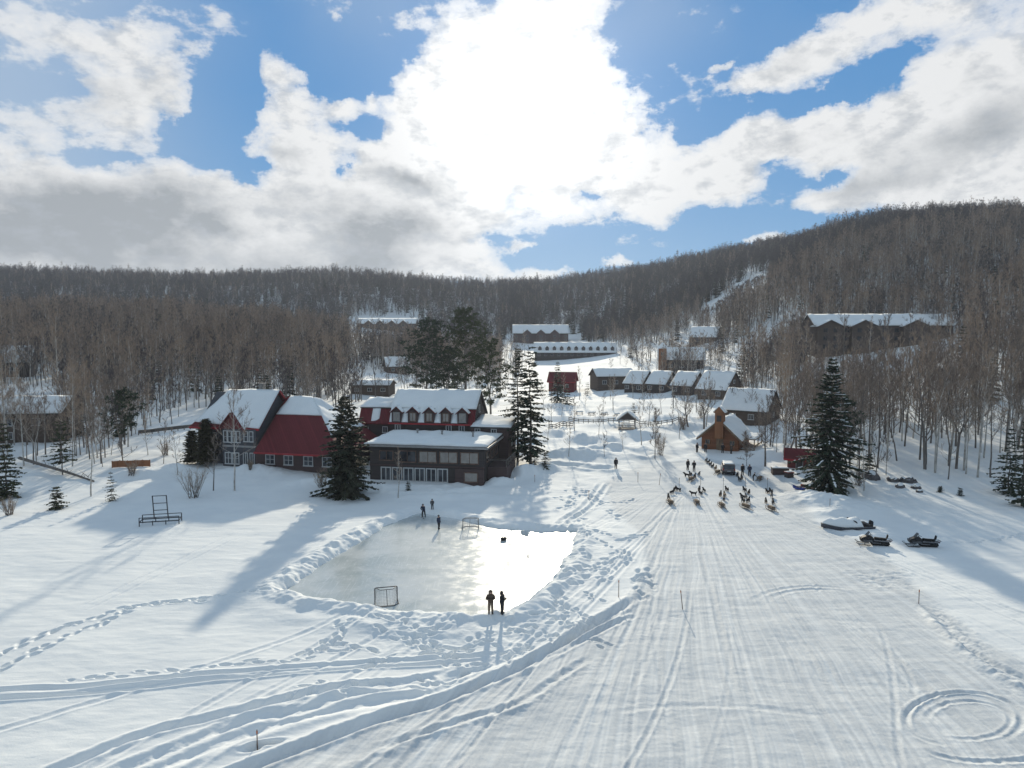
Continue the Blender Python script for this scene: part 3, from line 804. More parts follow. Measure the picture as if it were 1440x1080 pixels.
def spruce_geo(seed, H, Rm, base=.06, per=6, whorls=34, droop=.35, sag=.25, spray=.62, gap=0.0, snow=0.0, power=.85, dead=0.0):
    rr = random.Random(seed)
    V, F, V2, F2, V3, F3 = [], [], [], [], [], []
    n = 10
    pts = [Vector((rr.gauss(0, .02) * i, rr.gauss(0, .02) * i, -.4 + (H + .4) * i / n)) for i in range(n + 1)]
    r0 = H * .0135
    tube(V, F, pts, [max(r0 * (1 - i / n), .015) for i in range(n + 1)], 6)
    for w in range(whorls):
        h = base + (1 - base) * ((w + rr.uniform(-.3, .3)) / whorls)
        h = min(max(h, base), .985)
        z = H * h
        Lw = Rm * (1 - h) ** power * (.35 + .65 * min(1, (h - base) / .10 + .4)) + .18
        for j in range(per):
            if rr.random() < gap: continue
            a = j * 2 * math.pi / per + w * 1.13 + rr.uniform(-.35, .35)
            L = Lw * rr.uniform(.55, 1.2) * (1 + .22 * math.sin(2 * a + 9 * h + seed))
            e = -droop * (1 - h) + .35 * h + rr.gauss(0, .08)
            q = []; c = Vector((0, 0, z)) + Vector((pts[0].x, 0, 0))
            m = 5
            for s in range(m + 1):
                q.append(c.copy()); c = c + dirv(a, e) * L / m; e -= sag * .12 * (1 - s / 3)
            b = len(V2)
            cnt = max(4, int(L / .32))
            bare = rr.random() < dead
            tube(V, F, [q[0], q[3], q[5]], [.012 + .012 * L, .012 + .006 * L, .008], 3)
            if bare: continue
            for s in range(cnt):
                t = .12 + .88 * (s + rr.random()) / cnt
                t5 = t * m; i = min(int(t5), m - 1); p = q[i].lerp(q[i + 1], t5 - i)
                d = (q[i + 1] - q[i]).normalized()
                for side in (-1, 1, -1, 1):
                    sd = Vector((-d.y, d.x, 0)) * side
                    dd = (d * rr.uniform(.5, 1.0) + sd * rr.uniform(.5, 1.0) + Vector((0, 0, rr.uniform(-.55, .12)))).normalized()
                    l = spray * rr.uniform(.6, 1.2) * (.55 + .45 * (1 - t)) * min(1, .45 + L * .35)
                    wv = dd.cross(Vector((rr.gauss(0, .5), rr.gauss(0, .5), 1))).normalized() * l * rr.uniform(.22, .40)
                    k = len(V2)
                    V2.extend((tuple(p), tuple(p + dd * l * .5 + wv), tuple(p + dd * l), tuple(p + dd * l * .5 - wv)))
                    F2.append((k, k + 1, k + 2, k + 3))
            if snow and rr.random() < snow and L > .5:
                for s in range(cnt):
                    if rr.random() < .5: continue
                    t5 = (.3 + .65 * s / cnt) * m; i = min(int(t5), m - 1); p = q[i].lerp(q[i + 1], t5 - i) + Vector((0, 0, .07))
                    d = (q[i + 1] - q[i]).normalized(); sd = Vector((-d.y, d.x, 0)).normalized() * rr.uniform(.08, .24); dl = d * rr.uniform(.15, .32)
                    k = len(V3)
                    V3.extend((tuple(p - dl - sd * .4), tuple(p - sd), tuple(p + dl), tuple(p + sd), tuple(p + Vector((0, 0, .09)))))
                    F3.extend(((k, k + 1, k + 4), (k + 1, k + 2, k + 4), (k + 2, k + 3, k + 4), (k + 3, k, k + 4)))
    return (V, F), (V2, F2), (V3, F3)

def pine_geo(seed, H, Rm, base=.3, limbs=34, tuft=.55, per=9, flat=.25):
    rr = random.Random(seed)
    V, F, V2, F2 = [], [], [], []
    n = 9
    pts = [Vector((rr.gauss(0, .05) * i, rr.gauss(0, .05) * i, -.4 + (H + .2) * i / n)) for i in range(n + 1)]
    tube(V, F, pts, [max(H * .0155 * (1 - .95 * i / n), .03) for i in range(n + 1)], 6)
    for j in range(limbs):
        h = base + (.99 - base) * (j + rr.random() * .6) / limbs
        t = h * n; i = min(int(t), n - 1); p = pts[i].lerp(pts[i + 1], t - i)
        u = (h - base) / (1 - base)
        L = Rm * (math.sin(math.pi * min(1, .18 + .80 * u)) ** .8) * rr.uniform(.55, 1.1) + .5
        a = j * 2.4 + rr.uniform(-.5, .5); e = flat * rr.uniform(-.3, 1) + .55 * u; c = p.copy(); q = []
        for s in range(5):
            q.append(c.copy()); c = c + dirv(a, e) * L / 4; e += .10; a += rr.gauss(0, .12)
        tube(V, F, q, [.06 + .01 * L, .05, .035, .025, .012], 4)
        m = int(4 + L * 3.0)
        for s in range(m):
            t4 = rr.uniform(.30, 1.0) * 4; i4 = min(int(t4), 3); b = q[i4].lerp(q[i4 + 1], t4 - i4)
            b = b + Vector((rr.gauss(0, .13 * L), rr.gauss(0, .13 * L), rr.gauss(.06, .13)))
            for g in range(per):
                d = Vector((rr.gauss(0, 1), rr.gauss(0, 1), rr.gauss(.25, .55))).normalized() * tuft * rr.uniform(.5, 1.1)
                w = d.cross(Vector((rr.gauss(0, 1), rr.gauss(0, 1), rr.gauss(0, 1)))).normalized() * tuft * .16
                k = len(V2)
                V2.extend((tuple(b + w * .4), tuple(b + d * .6 + w), tuple(b + d), tuple(b + d * .6 - w)))
                F2.append((k, k + 1, k + 2, k + 3))
    return (V, F), (V2, F2)

def conifer(name, geo, mat, label, cat, px, py, group=None, loc=None, rz=None):
    x, y, z = loc or on_ground(px, py)
    o = thing(name, label, cat, (x, y, z - .05), random.uniform(0, 6) if rz is None else rz, group)
    mesh_obj('trunk', *geo[0], [M['bark']], o, smooth=True)
    mesh_obj('crown', *geo[1], [M[mat]], o)
    if len(geo) > 2 and geo[2][0]: mesh_obj('snow_cover', *geo[2], [M['snow']], o)['kind'] = 'stuff'
    return o

def px_h(py0, py1, y):            # metres for a height in pixels at distance y
    return (py0 - py1) / FPX * y

def build_conifers():
    def dist(px, py): return on_ground(px, py)[1]
    def sp(px, foot, top, halfw, label, seed, mat='needle', **kw):
        d = dist(px, foot); H = px_h(foot, top, d)
        kw.setdefault('whorls', int(max(10, H * 2.0)))
        g = spruce_geo(seed, H, halfw / FPX * d, **kw)
        return conifer("spruce_tree", g, mat, label, "spruce", px, foot)
    sp(1165, 690, 500, 58, 'largest dark spruce with snow on its boughs, right of the parked dog teams', 21, snow=.5, per=8, whorls=42, spray=.85, base=.04, gap=.08)
    sp(487, 698, 553, 47, 'dense dark spruce standing in front of the dormered inn at its left corner', 22, mat='needle_dull', per=8, whorls=36, spray=.85, base=.03, droop=.3, power=.7)
    sp(728, 650, 486, 26, 'tall narrow spruce right of the dormered inn, left one of the pair', 23, per=6, whorls=42, gap=.32, spray=.75, base=.10, dead=.14, power=.5)
    sp(746, 652, 484, 30, 'tall gappy spruce right of the dormered inn, right one of the pair', 24, per=6, whorls=42, gap=.36, spray=.85, base=.08, dead=.14, power=.5)
    sp(1418, 695, 598, 26, 'sparse young spruce near the right edge with wide lower boughs', 25, per=6, gap=.15)
    sp(1437, 712, 585, 24, 'taller spruce cut off by the right edge of the view', 26, per=6, gap=.1)
    sp(157, 704, 661, 11, 'small dark spruce on the snow bank left of the wooden dock frame', 27, per=6, spray=.35, base=.02)
    sp(752, 654, 630, 7, 'small cone-shaped evergreen beside the inn, left of two', 28, per=8, spray=.35, base=.0, power=.6)
    sp(767, 657, 633, 8, 'small cone-shaped evergreen beside the inn, right of two', 29, per=8, spray=.35, base=.0, power=.6)
    sp(784, 566, 507, 15, 'dark spruce in front of the red barn', 30, per=7)
    sp(798, 568, 540, 11, 'short bushy spruce just right of the red barn', 31, per=7, base=.0)
    sp(826, 556, 536, 6, 'small lone spruce in the snowy field beyond the red barn', 32, per=7, spray=.4)
    sp(891, 585, 565, 6, 'small lone spruce behind the snow-roofed gazebo', 33, per=7, spray=.4)
    sp(118, 612, 545, 13, 'thin dark spruce in the scrub left of the flat-topped pine', 34, per=5, gap=.25)
    sp(1012, 560, 535, 8, 'small spruce beside the brown cottages on the slope', 35, per=6)
    sp(1350, 697, 685, 5, 'tiny young spruce on the right-hand snow slope', 36, per=7, spray=.3, base=0)
    sp(1322, 692, 683, 4, 'tiny bush-like spruce at the foot of the bare trees', 37, per=7, spray=.3, base=0)
    sp(425, 540, 518, 8, 'dark spruce behind the ridge of the red-roofed lodge', 38, per=6)
    sp(1222, 668, 636, 12, 'small spruce tucked behind the largest spruce on its right side', 39, per=6)
    sp(10, 700, 590, 26, 'dark cedar-like spruce at the left edge of the view', 40, mat='needle_olive', per=8, base=0)
    sp(80, 716, 683, 13, 'low olive green evergreen bush on the left bank', 41, mat='needle_olive', per=9, base=0, spray=.5, power=.5)
    sp(88, 668, 590, 22, 'thin olive evergreen among bare trees at the left', 42, mat='needle_olive', per=6, gap=.4, base=.25, power=.5)
    sp(574, 690, 676, 4, 'tiny snow-capped evergreen in front of the white doors of the inn', 43, per=7, base=0, spray=.3)
    # dense clipped cedars at the corner of the lodge
    sp(290, 655, 588, 17, 'dense brownish cedar hiding the left corner of the red-roofed lodge', 44, mat='cedar', per=10, whorls=40, base=.12, power=.45, droop=.15)
    sp(270, 652, 604, 13, 'shorter brownish cedar left of the dense one at the lodge corner', 45, mat='cedar', per=10, whorls=30, base=.1, power=.45, droop=.15)
    def pn(px, foot, top, halfw, label, seed, mat, **kw):
        x, y, z = on_ground(px, foot); H = px_h(foot, top, y)
        return conifer('pine_tree', pine_geo(seed, H, halfw / FPX * y, **kw), mat, label, "pine", px, foot)
    pn(600, 572, 450, 42, 'dark white pine behind the inn, left of the big pair', 51, 'needle', limbs=42, base=.22, tuft=.75)
    pn(655, 572, 436, 46, 'tallest round-topped pine behind the inn', 52, 'needle_olive', limbs=48, base=.25, tuft=.75)
    pn(690, 590, 478, 26, 'slimmer pine behind the inn, right of the tallest pine', 53, 'needle_olive', limbs=30, base=.2, tuft=.7)
    pn(630, 575, 490, 34, 'low pine filling the gap between the two big pines', 54, 'needle', limbs=30, base=.1, tuft=.7)
    pn(172, 640, 547, 28, 'flat-topped dark pine with bare lower trunk in the left scrub', 55, 'needle', limbs=26, base=.35, tuft=.55, flat=.12)
    pn(1190, 660, 560, 20, 'dark pine crowding behind the largest spruce', 56, 'needle', limbs=26, base=.2)
build_conifers()

# ---- where the woods stand
CLEAR = [                      # survey pixels where no bare tree has its foot
 [(-200, 1100), (-200, 690), (40, 680), (160, 690), (250, 655), (250, 590), (420, 585), (560, 560), (690, 560), (720, 560), (745, 498), (880, 498), (890, 512), (900, 560), (940, 600), (975, 606), (1050, 606), (1080, 640), (1130, 690), (1240, 672), (1330, 688), (1400, 708), (1500, 722), (1700, 1100)],
 [(880, 486), (1000, 484), (1005, 500), (880, 502)], [(985, 640), (975, 612), (1050, 606), (1075, 640)], [(860, 552), (870, 535), (1040, 545), (1030, 568), (950, 562)], [(1010, 515), (1060, 472), (1130, 446), (1140, 478), (1060, 518)],
 [(980, 462), (988, 428), (1040, 405), (1060, 385), (1084, 384), (1078, 418), (1030, 440), (1010, 462)],
 [(1138, 520), (1138, 478), (1345, 478), (1345, 505)],
 [(190, 655), (190, 615), (300, 590), (300, 610), (250, 655)],
 [(-60, 640), (-60, 545), (75, 545), (75, 610)], [(500, 470), (500, 446), (590, 446), (590, 462)], [(712, 490), (712, 470), (810, 470), (840, 498), (750, 500)],
 [(480, 560), (480, 520), (560, 520), (560, 560)], [(20, 520), (-30, 520), (-30, 500), (20, 500)], [(955, 492), (955, 474), (1010, 474), (1010, 492)],
]
THIN = [[(1135, 575), (1135, 478), (1350, 478), (1350, 575)], [(850, 610), (850, 545), (1090, 560), (1100, 620)], [(705, 560), (705, 470), (880, 490), (880, 560)], [(490, 500), (490, 450), (600, 450), (600, 500)]]
def in_poly(poly, x, y):
    c = False
    for i in range(len(poly)):
        (ax, ay), (bx, by) = poly[i - 1], poly[i]
        if (ay > y) != (by > y) and x < (bx - ax) * (y - ay) / (by - ay) + ax: c = not c
    return c
def to_px(x, y, z):
    f = y * CP + (z - CAM_H) * SP; u = -y * SP + (z - CAM_H) * CP
    return 720 + FPX * x / f, 540 - FPX * u / f
def scatter():
    rr = random.Random(99)
    out = []
    def zone(px0, px1, d0, d1, area, hs=(.85, 1.15), keep=None):
        n = int((px1 - px0) / FPX * (d1 * d1 - d0 * d0) / 2 / area)
        d = np.sqrt(np.array([rr.random() for _ in range(n)]) * (d1 * d1 - d0 * d0) + d0 * d0)
        px = np.array([rr.uniform(px0, px1) for _ in range(n)])
        x = (px - 720) / FPX * d; z = base_height(x, d)
        dens = fbm(x / 22, d / 22, 71, 2); hv = fbm(x / 30, d / 30, 75, 3)
        for i in range(n):
            if dens[i] < -.42 and d[i] < 300: continue
            if keep and not keep(px[i], d[i]): continue
            qx, qy = to_px(x[i], d[i], z[i])
            if any(in_poly(c, qx, qy) for c in CLEAR): continue
            if any(in_poly(c, qx, qy) for c in THIN) and rr.random() < .82: continue
            out.append((x[i], d[i], z[i], rr.uniform(*hs) * (1 + .35 * hv[i])))
    zone(-150, 262, 110, 165, 17, (.4, .95)); zone(-150, 205, 109, 150, 17, (.7, 1.1))
    zone(-150, 540, 165, 300, 11, (.8, 1.05)); zone(-150, 620, 300, 440, 12, (.85, 1.1))
    zone(440, 730, 135, 300, 22, (.6, .9)); zone(560, 800, 300, 520, 18, (.6, .95))
    zone(-150, 760, 560, 960, 22, (.75, 1.25)); zone(700, 900, 520, 1010, 22, (.75, 1.2))
    zone(1085, 1560, 101, 200, 12, (.75, 1.2)); zone(1040, 1560, 200, 330, 11, (.8, 1.15)); zone(980, 1560, 330, 520, 13, (.85, 1.2)); zone(880, 1560, 520, 920, 18, (.8, 1.25))
    zone(930, 1090, 128, 330, 15, (.5, .85)); zone(800, 1000, 330, 560, 15, (.6, 1.0))
    zone(720, 930, 120, 300, 46, (.35, .65))
    for (px, py) in [(775, 600), (790, 586), (808, 606), (823, 572), (842, 612), (858, 562), (876, 632), (902, 626), (912, 600), (850, 642), (800, 642), (770, 622), (905, 577), (930, 582), (945, 597), (838, 548), (862, 577), (885, 549), (815, 562), (792, 562), (765, 577), (955, 617), (970, 592), (848, 596), (890, 560),
                     (700, 640), (715, 626), (560, 700), (1108, 640), (1092, 636), (1215, 690), (1232, 676), (1246, 668), (1205, 660), (250, 668), (230, 652), (300, 690), (208, 640), (872, 512), (882, 506), (892, 514), (902, 508), (868, 502), (880, 520), (858, 524), (740, 522), (748, 534), (756, 548)]:
        x, y, z = on_ground(px, py); out.append((x, y, z, rr.uniform(.30, .62)))
    return out
SPOTS = scatter()
SPOTS.sort(key=lambda s: s[1] / s[3])
NEAR_N = 290
print('trees', len(SPOTS))
# ================================================================== the nearest bare trees one by one, the far woods as one mass
def zone_of(px, d):
    if px < 150 and d < 150: return 'round the cabin at the left edge', 'trees round the left cabin'
    if px < 300: return ('in front of the left wood', 'trees in front of the left wood') if d < 185 else ('deeper in the left wood', 'trees of the left wood')
    if px < 460: return 'behind the red-roofed lodge', 'trees behind the lodge'
    if px < 720: return 'behind the dormered inn', 'trees behind the inn'
    if px < 940: return 'round the gazebo', 'trees round the gazebo'
    if px < 1095: return 'round the log chapel', 'trees round the chapel'
    if px < 1215: return 'close behind the largest spruce', 'trees behind the largest spruce'
    if px < 1300: return ('low below the hillside lodge', 'trees at the foot of the right slope') if d < 145 else ('just below the hillside lodge', 'trees below the long lodge')
    if px < 1400: return ('low above the snowmobiles', 'trees above the snowmobiles') if d < 140 else ('high on the right slope', 'trees high on the right slope')
    return ('low at the right edge', 'trees at the right edge') if d < 140 else ('high at the right edge', 'trees high at the right edge')

ORD = ['first', 'second', 'third', 'fourth', 'fifth', 'sixth', 'seventh', 'eighth', 'ninth', 'tenth', 'eleventh', 'twelfth', 'thirteenth', 'fourteenth', 'fifteenth', 'sixteenth']
def plant_near():
    rr = random.Random(5)
    made = {}
    for (x, y, z, s) in SPOTS[:NEAR_N]:
        px, _ = to_px(x, y, z)
        v = BARE[rr.choices(range(7), (5, 4, 3, 1.5 if y > 150 else 1, 2, 3, 2.5))[0]]
        if not v['used']: o = v['root']; v['used'] = True
        else: o = copy_tree(v['root'], v['kids'])
        sc = s * rr.uniform(.9, 1.1)
        o.location = (x, y, ground(x, y) - .05 if y < 400 else z)
        o.rotation_euler = (rr.gauss(0, .03), rr.gauss(0, .03), rr.uniform(0, 6.28)); o.scale = (sc, sc, sc)
        where, grp = zone_of(px, y)
        H = sc * v['H']
        size = 'low' if H < 9 else 'tall' if H > 14.5 else 'mid-height'
        if v['words'].startswith('thin short'): size = 'little' if H < 8.5 else 'taller'
        made.setdefault((size + ' ' + v['words'], where, grp), []).append((px, y, o))
    for (what, where, grp), lst in made.items():
        lst.sort(key=lambda q: q[0])
        for i, (px, y, o) in enumerate(lst):
            if len(lst) == 1: lab = f'the {what} bare tree {where}'
            else:
                side = f'{ORD[i]} from left' if i <= len(lst) // 2 and i < 16 else f'{ORD[min(len(lst) - 1 - i, 15)]} from right'
                lab = f'{what} bare tree, {side}, {where}'
            lab = ' '.join(lab.replace('mid-height', 'middling').split()[:16])
            tag(o, lab, 'bare tree', grp)
    for v in BARE:
        if not v['used']:
            for c in v['kids'][v['root']]: bpy.data.objects.remove(c)
            bpy.data.objects.remove(v['root'])
plant_near()

def far_forest():
    rest = SPOTS[NEAR_N:]
    protos = bpy.data.collections.new('forest_sources')
    specs = [dict(seed=61, H=14, r0=.16, cb=.3, spread=3.6, nl=16, sec=2, tw=9, tw_w=.075), dict(seed=62, H=15, r0=.20, cb=.32, spread=3.4, nl=16, sec=2, tw=9, tw_w=.075),
             dict(seed=63, H=13, r0=.16, cb=.28, spread=3.8, nl=16, sec=2, tw=9, tw_w=.075, fork=True), dict(seed=64, H=14, r0=.15, cb=.12, spread=3.2, nl=16, sec=2, tw=9, tw_w=.07, lean=R(6))]
    for i, (sp_, mats) in enumerate(((specs[0], ('bark', 'twig')), (specs[1], ('bark_pale', 'twig_red')), (specs[2], ('bark', 'twig_far')), (specs[3], ('bark', 'twig_far')))):
        (V, F), (V2, F2) = bare_geo(sides=4, limb_sides=3, **sp_)
        nV = len(V)
        o = mesh_obj(f'source_{i}', V + V2, F + [tuple(a + nV for a in f) for f in F2], [M[m] for m in mats], mi=[0] * len(F) + [1] * len(F2), link=False)
        protos.objects.link(o)
    g = spruce_geo(66, 11, 2.2, per=5, whorls=14, spray=1.1)
    nV = len(g[0][0])
    o = mesh_obj('source_4', g[0][0] + g[1][0], g[0][1] + [tuple(a + nV for a in f) for f in g[1][1]], [M['bark'], M['needle']], mi=[0] * len(g[0][1]) + [1] * len(g[1][1]), link=False)
    protos.objects.link(o)
    rr = random.Random(17)
    me = bpy.data.meshes.new('forest')
    n = len(rest)
    me.vertices.add(n)
    me.vertices.foreach_set('co', np.array([(x, y, z - .2) for x, y, z, s in rest], np.float32).ravel())
    idx, rot, scl = [], [], []
    for (x, y, z, s) in rest:
        con = rr.random() < (.02 if y < 500 else .10)
        idx.append(4 if con else rr.choices((0, 1, 2, 3), (3, 3.0, 1.2, 1.5) if y < 470 else (.5, .35, 3, 4))[0])
        rot += [rr.gauss(0, .03), rr.gauss(0, .03), rr.uniform(0, 6.28)]
        w = s * rr.uniform(.9, 1.15); scl += [w * (1.12 if y > 450 else 1), w * (1.12 if y > 450 else 1), w]
    me.attributes.new('idx', 'INT', 'POINT').data.foreach_set('value', np.array(idx, np.int32))
    me.attributes.new('rot', 'FLOAT_VECTOR', 'POINT').data.foreach_set('vector', np.array(rot, np.float32))
    me.attributes.new('scl', 'FLOAT_VECTOR', 'POINT').data.foreach_set('vector', np.array(scl, np.float32))
    ob = bpy.data.objects.new('forest', me); COL.objects.link(ob)
    tag(ob, 'bare brown and grey woods covering the valley sides and the far hills', 'forest', kind='stuff')
    ng = bpy.data.node_groups.new('forest', 'GeometryNodeTree')
    ng.interface.new_socket('Geometry', in_out='INPUT', socket_type='NodeSocketGeometry')
    ng.interface.new_socket('Geometry', in_out='OUTPUT', socket_type='NodeSocketGeometry')
    k = NT(ng)
    gi = k.n('NodeGroupInput'); go = k.n('NodeGroupOutput')
    ci = k.n('GeometryNodeCollectionInfo'); ci.inputs['Collection'].default_value = protos; ci.inputs['Separate Children'].default_value = True; ci.inputs['Reset Children'].default_value = True
    def attr(name, typ):
        a = k.n('GeometryNodeInputNamedAttribute', data_type=typ); a.inputs['Name'].default_value = name
        return a.outputs['Attribute']
    ip = k.n('GeometryNodeInstanceOnPoints')
    L = ng.links.new
    L(gi.outputs[0], ip.inputs['Points']); L(ci.outputs[0], ip.inputs['Instance']); ip.inputs['Pick Instance'].default_value = True
    L(attr('idx', 'INT'), ip.inputs['Instance Index'])
    L(attr('rot', 'FLOAT_VECTOR'), ip.inputs['Rotation']); L(attr('scl', 'FLOAT_VECTOR'), ip.inputs['Scale'])
    L(ip.outputs[0], go.inputs[0])
    md = ob.modifiers.new('woods', 'NODES'); md.node_group = ng
far_forest()
# ================================================================== BUILDINGS
M['siding_grey'] = siding('siding_grey', (.078, .078, .086))
M['siding_brown'] = siding('siding_brown', (.105, .078, .062))
M['siding_dark'] = siding('siding_dark', (.062, .052, .05))
M['siding_redbrown'] = siding('siding_redbrown', (.092, .062, .058))
M['siding_maroon'] = siding('siding_maroon', (.15, .035, .035))
M['logs'] = siding('logs', (.21, .085, .042), pitch=.28, var=.3, groove=.35)
M['boards_tan'] = siding('boards_tan', (.26, .115, .055), pitch=.2, axis=0, var=.3)
M['red_metal'] = siding('red_metal', (.145, .022, .026), pitch=.45, axis=0, var=.3, groove=.6)
M['red_trim'] = plain('red_trim', (.33, .03, .035), .55)
M['dark_roof'] = plain('dark_roof', (.06, .055, .055), .8, var=.3)
M['white_trim'] = plain('white_trim', (.52, .52, .51), .5, var=.08)
M['grey_trim'] = plain('grey_trim', (.30, .29, .28), .6, var=.12)
M['stone'] = plain('stone', (.2, .19, .18), .9, var=.4, scale=3.5, bump=.6)
M['timber'] = plain('timber', (.20, .135, .085), .8, var=.35, scale=3, stretch=(1, 1, .3))
M['old_timber'] = plain('old_timber', (.135, .12, .105), .85, var=.35, scale=3, stretch=(.4, 1, 1))
M['rust'] = plain('rust', (.16, .10, .075), .8, var=.4, scale=2)
def glass_mat():
    m, k, b = material('glass')
    tc = k.n('ShaderNodeTexCoord'); nz = k.n('ShaderNodeTexNoise', ins={'Vector': tc.outputs['Object'], 'Scale': .8, 'Detail': 2.0})
    k.t.links.new(k.mix(k.sm(nz.outputs[0], .35, .65), (.02, .022, .028), (.07, .075, .085)), b.inputs['Base Color'])
    b.inputs['Roughness'].default_value = .08; b.inputs['Specular IOR Level'].default_value = .6
    return m
M['glass'] = glass_mat()
M['blind'] = plain('blind', (.33, .30, .27), .6, var=.15, scale=1.5)

class MB:
    """collects solids, builds them as one mesh"""
    def __init__(s): s.V, s.F, s.mi = [], [], []
    def add(s, vs, fs, mi=0):
        b = len(s.V); s.V += [tuple(v) for v in vs]; s.F += [tuple(b + i for i in f) for f in fs]; s.mi += [mi] * len(fs); return s
    def box(s, x0, x1, y0, y1, z0, z1, mi=0):
        return s.add([(x0, y0, z0), (x1, y0, z0), (x1, y1, z0), (x0, y1, z0), (x0, y0, z1), (x1, y0, z1), (x1, y1, z1), (x0, y1, z1)],
                     [(0, 3, 2, 1), (4, 5, 6, 7), (0, 1, 5, 4), (1, 2, 6, 5), (2, 3, 7, 6), (3, 0, 4, 7)], mi)
    def bar(s, a, b, w, h=None, mi=0):
        """a straight beam of section w x h between two points"""
        a, b = Vector(a), Vector(b); d = (b - a).normalized()
        u = d.cross(Vector((0, 0, 1)));  u = Vector((1, 0, 0)) if u.length < 1e-4 else u.normalized()
        v = u.cross(d); h = h or w
        c = [a + u * sx * w / 2 + v * sy * h / 2 for sx, sy in ((-1, -1), (1, -1), (1, 1), (-1, 1))] + [b + u * sx * w / 2 + v * sy * h / 2 for sx, sy in ((-1, -1), (1, -1), (1, 1), (-1, 1))]
        return s.add(c, [(0, 3, 2, 1), (4, 5, 6, 7), (0, 1, 5, 4), (1, 2, 6, 5), (2, 3, 7, 6), (3, 0, 4, 7)], mi)
    def prism(s, poly, off, mi=0):
        """polygon of points swept by a vector"""
        n = len(poly); off = Vector(off)
        vs = [Vector(p) for p in poly] + [Vector(p) + off for p in poly]
        return s.add(vs, [tuple(range(n))[::-1], tuple(range(n, 2 * n))] + [(i, (i + 1) % n, n + (i + 1) % n, n + i) for i in range(n)], mi)
    def tube(s, pts, rad, n=8, mi=0):
        V, F = [], []; tube(V, F, [Vector(p) for p in pts], rad if isinstance(rad, (list, tuple)) else [rad] * len(pts), n, cap=True)
        return s.add(V, F, mi)
    def lathe(s, prof, n=12, c=(0, 0), mi=0):
        b = []; f = []
        for r, z in prof:
            for k in range(n): b.append((c[0] + r * math.cos(2 * math.pi * k / n), c[1] + r * math.sin(2 * math.pi * k / n), z))
        for i in range(len(prof) - 1):
            for k in range(n): f.append((i * n + k, i * n + (k + 1) % n, (i + 1) * n + (k + 1) % n, (i + 1) * n + k))
        f.append(tuple(range(n))[::-1]); f.append(tuple((len(prof) - 1) * n + k for k in range(n)))
        return s.add(b, f, mi)
    def build(s, name, mats, parent=None, smooth=False, bevel=0.0):
        mats = mats if isinstance(mats, (list, tuple)) else [mats]
        o = mesh_obj(name, s.V, s.F, [M[m] if isinstance(m, str) else m for m in mats], parent, s.mi, smooth)
        bm = bmesh.new(); bm.from_mesh(o.data); bmesh.ops.recalc_face_normals(bm, faces=bm.faces)
        if bevel: bmesh.ops.bevel(bm, geom=list(bm.edges), offset=bevel, segments=2, affect='EDGES', clamp_overlap=True)
        bm.to_mesh(o.data); bm.free()
        return o

def snow_slab(parent, quads, th=.32, seed=1, lift=.02, cell=.8):
    """snow lying on sloping quads (front left, front right, back right, back left), rounded to its edges; one mesh"""
    V, F = [], []
    for q, Q in enumerate(quads):
        a, b, c, d = [Vector(p) for p in Q]
        nu = max(3, min(40, int(max((b - a).length, (c - d).length) / cell))); nv = max(3, min(20, int((d - a).length / cell)))
        n = (b - a).cross(d - a).normalized()
        if n.z < 0: n = -n
        base = len(V)
        for layer in (0, 1):
            for j in range(nv + 1):
                for i in range(nu + 1):
                    u, v = i / nu, j / nv
                    p = (a.lerp(b, u)).lerp(d.lerp(c, u), v) + n * lift
                    if layer:
                        e = min(min(u, 1 - u) * nu, min(v, 1 - v) * nv)
                        k = .45 if e < .5 else .85 if e < 1.5 else 1
                        p = p + Vector((0, 0, 1)) * th * k * (1 + 1.3 * float(fbm(p.x / 2.2 + 9 * seed, p.y / 2.2 + p.z, seed, 3)))
                    V.append(tuple(p))
        m = (nu + 1) * (nv + 1)
        ix = lambda l, i, j: base + l * m + j * (nu + 1) + i
        for j in range(nv):
            for i in range(nu):
                F.append((ix(1, i, j), ix(1, i + 1, j), ix(1, i + 1, j + 1), ix(1, i, j + 1)))
                F.append((ix(0, i, j), ix(0, i, j + 1), ix(0, i + 1, j + 1), ix(0, i + 1, j)))
        for i in range(nu):
            F.append((ix(0, i, 0), ix(0, i + 1, 0), ix(1, i + 1, 0), ix(1, i, 0))); F.append((ix(0, i + 1, nv), ix(0, i, nv), ix(1, i, nv), ix(1, i + 1, nv)))
        for j in range(nv):
            F.append((ix(0, 0, j + 1), ix(0, 0, j), ix(1, 0, j), ix(1, 0, j + 1))); F.append((ix(0, nu, j), ix(0, nu, j + 1), ix(1, nu, j + 1), ix(1, nu, j)))
    return mesh_obj('snow_cover', V, F, [M['snow']], parent, smooth=True)

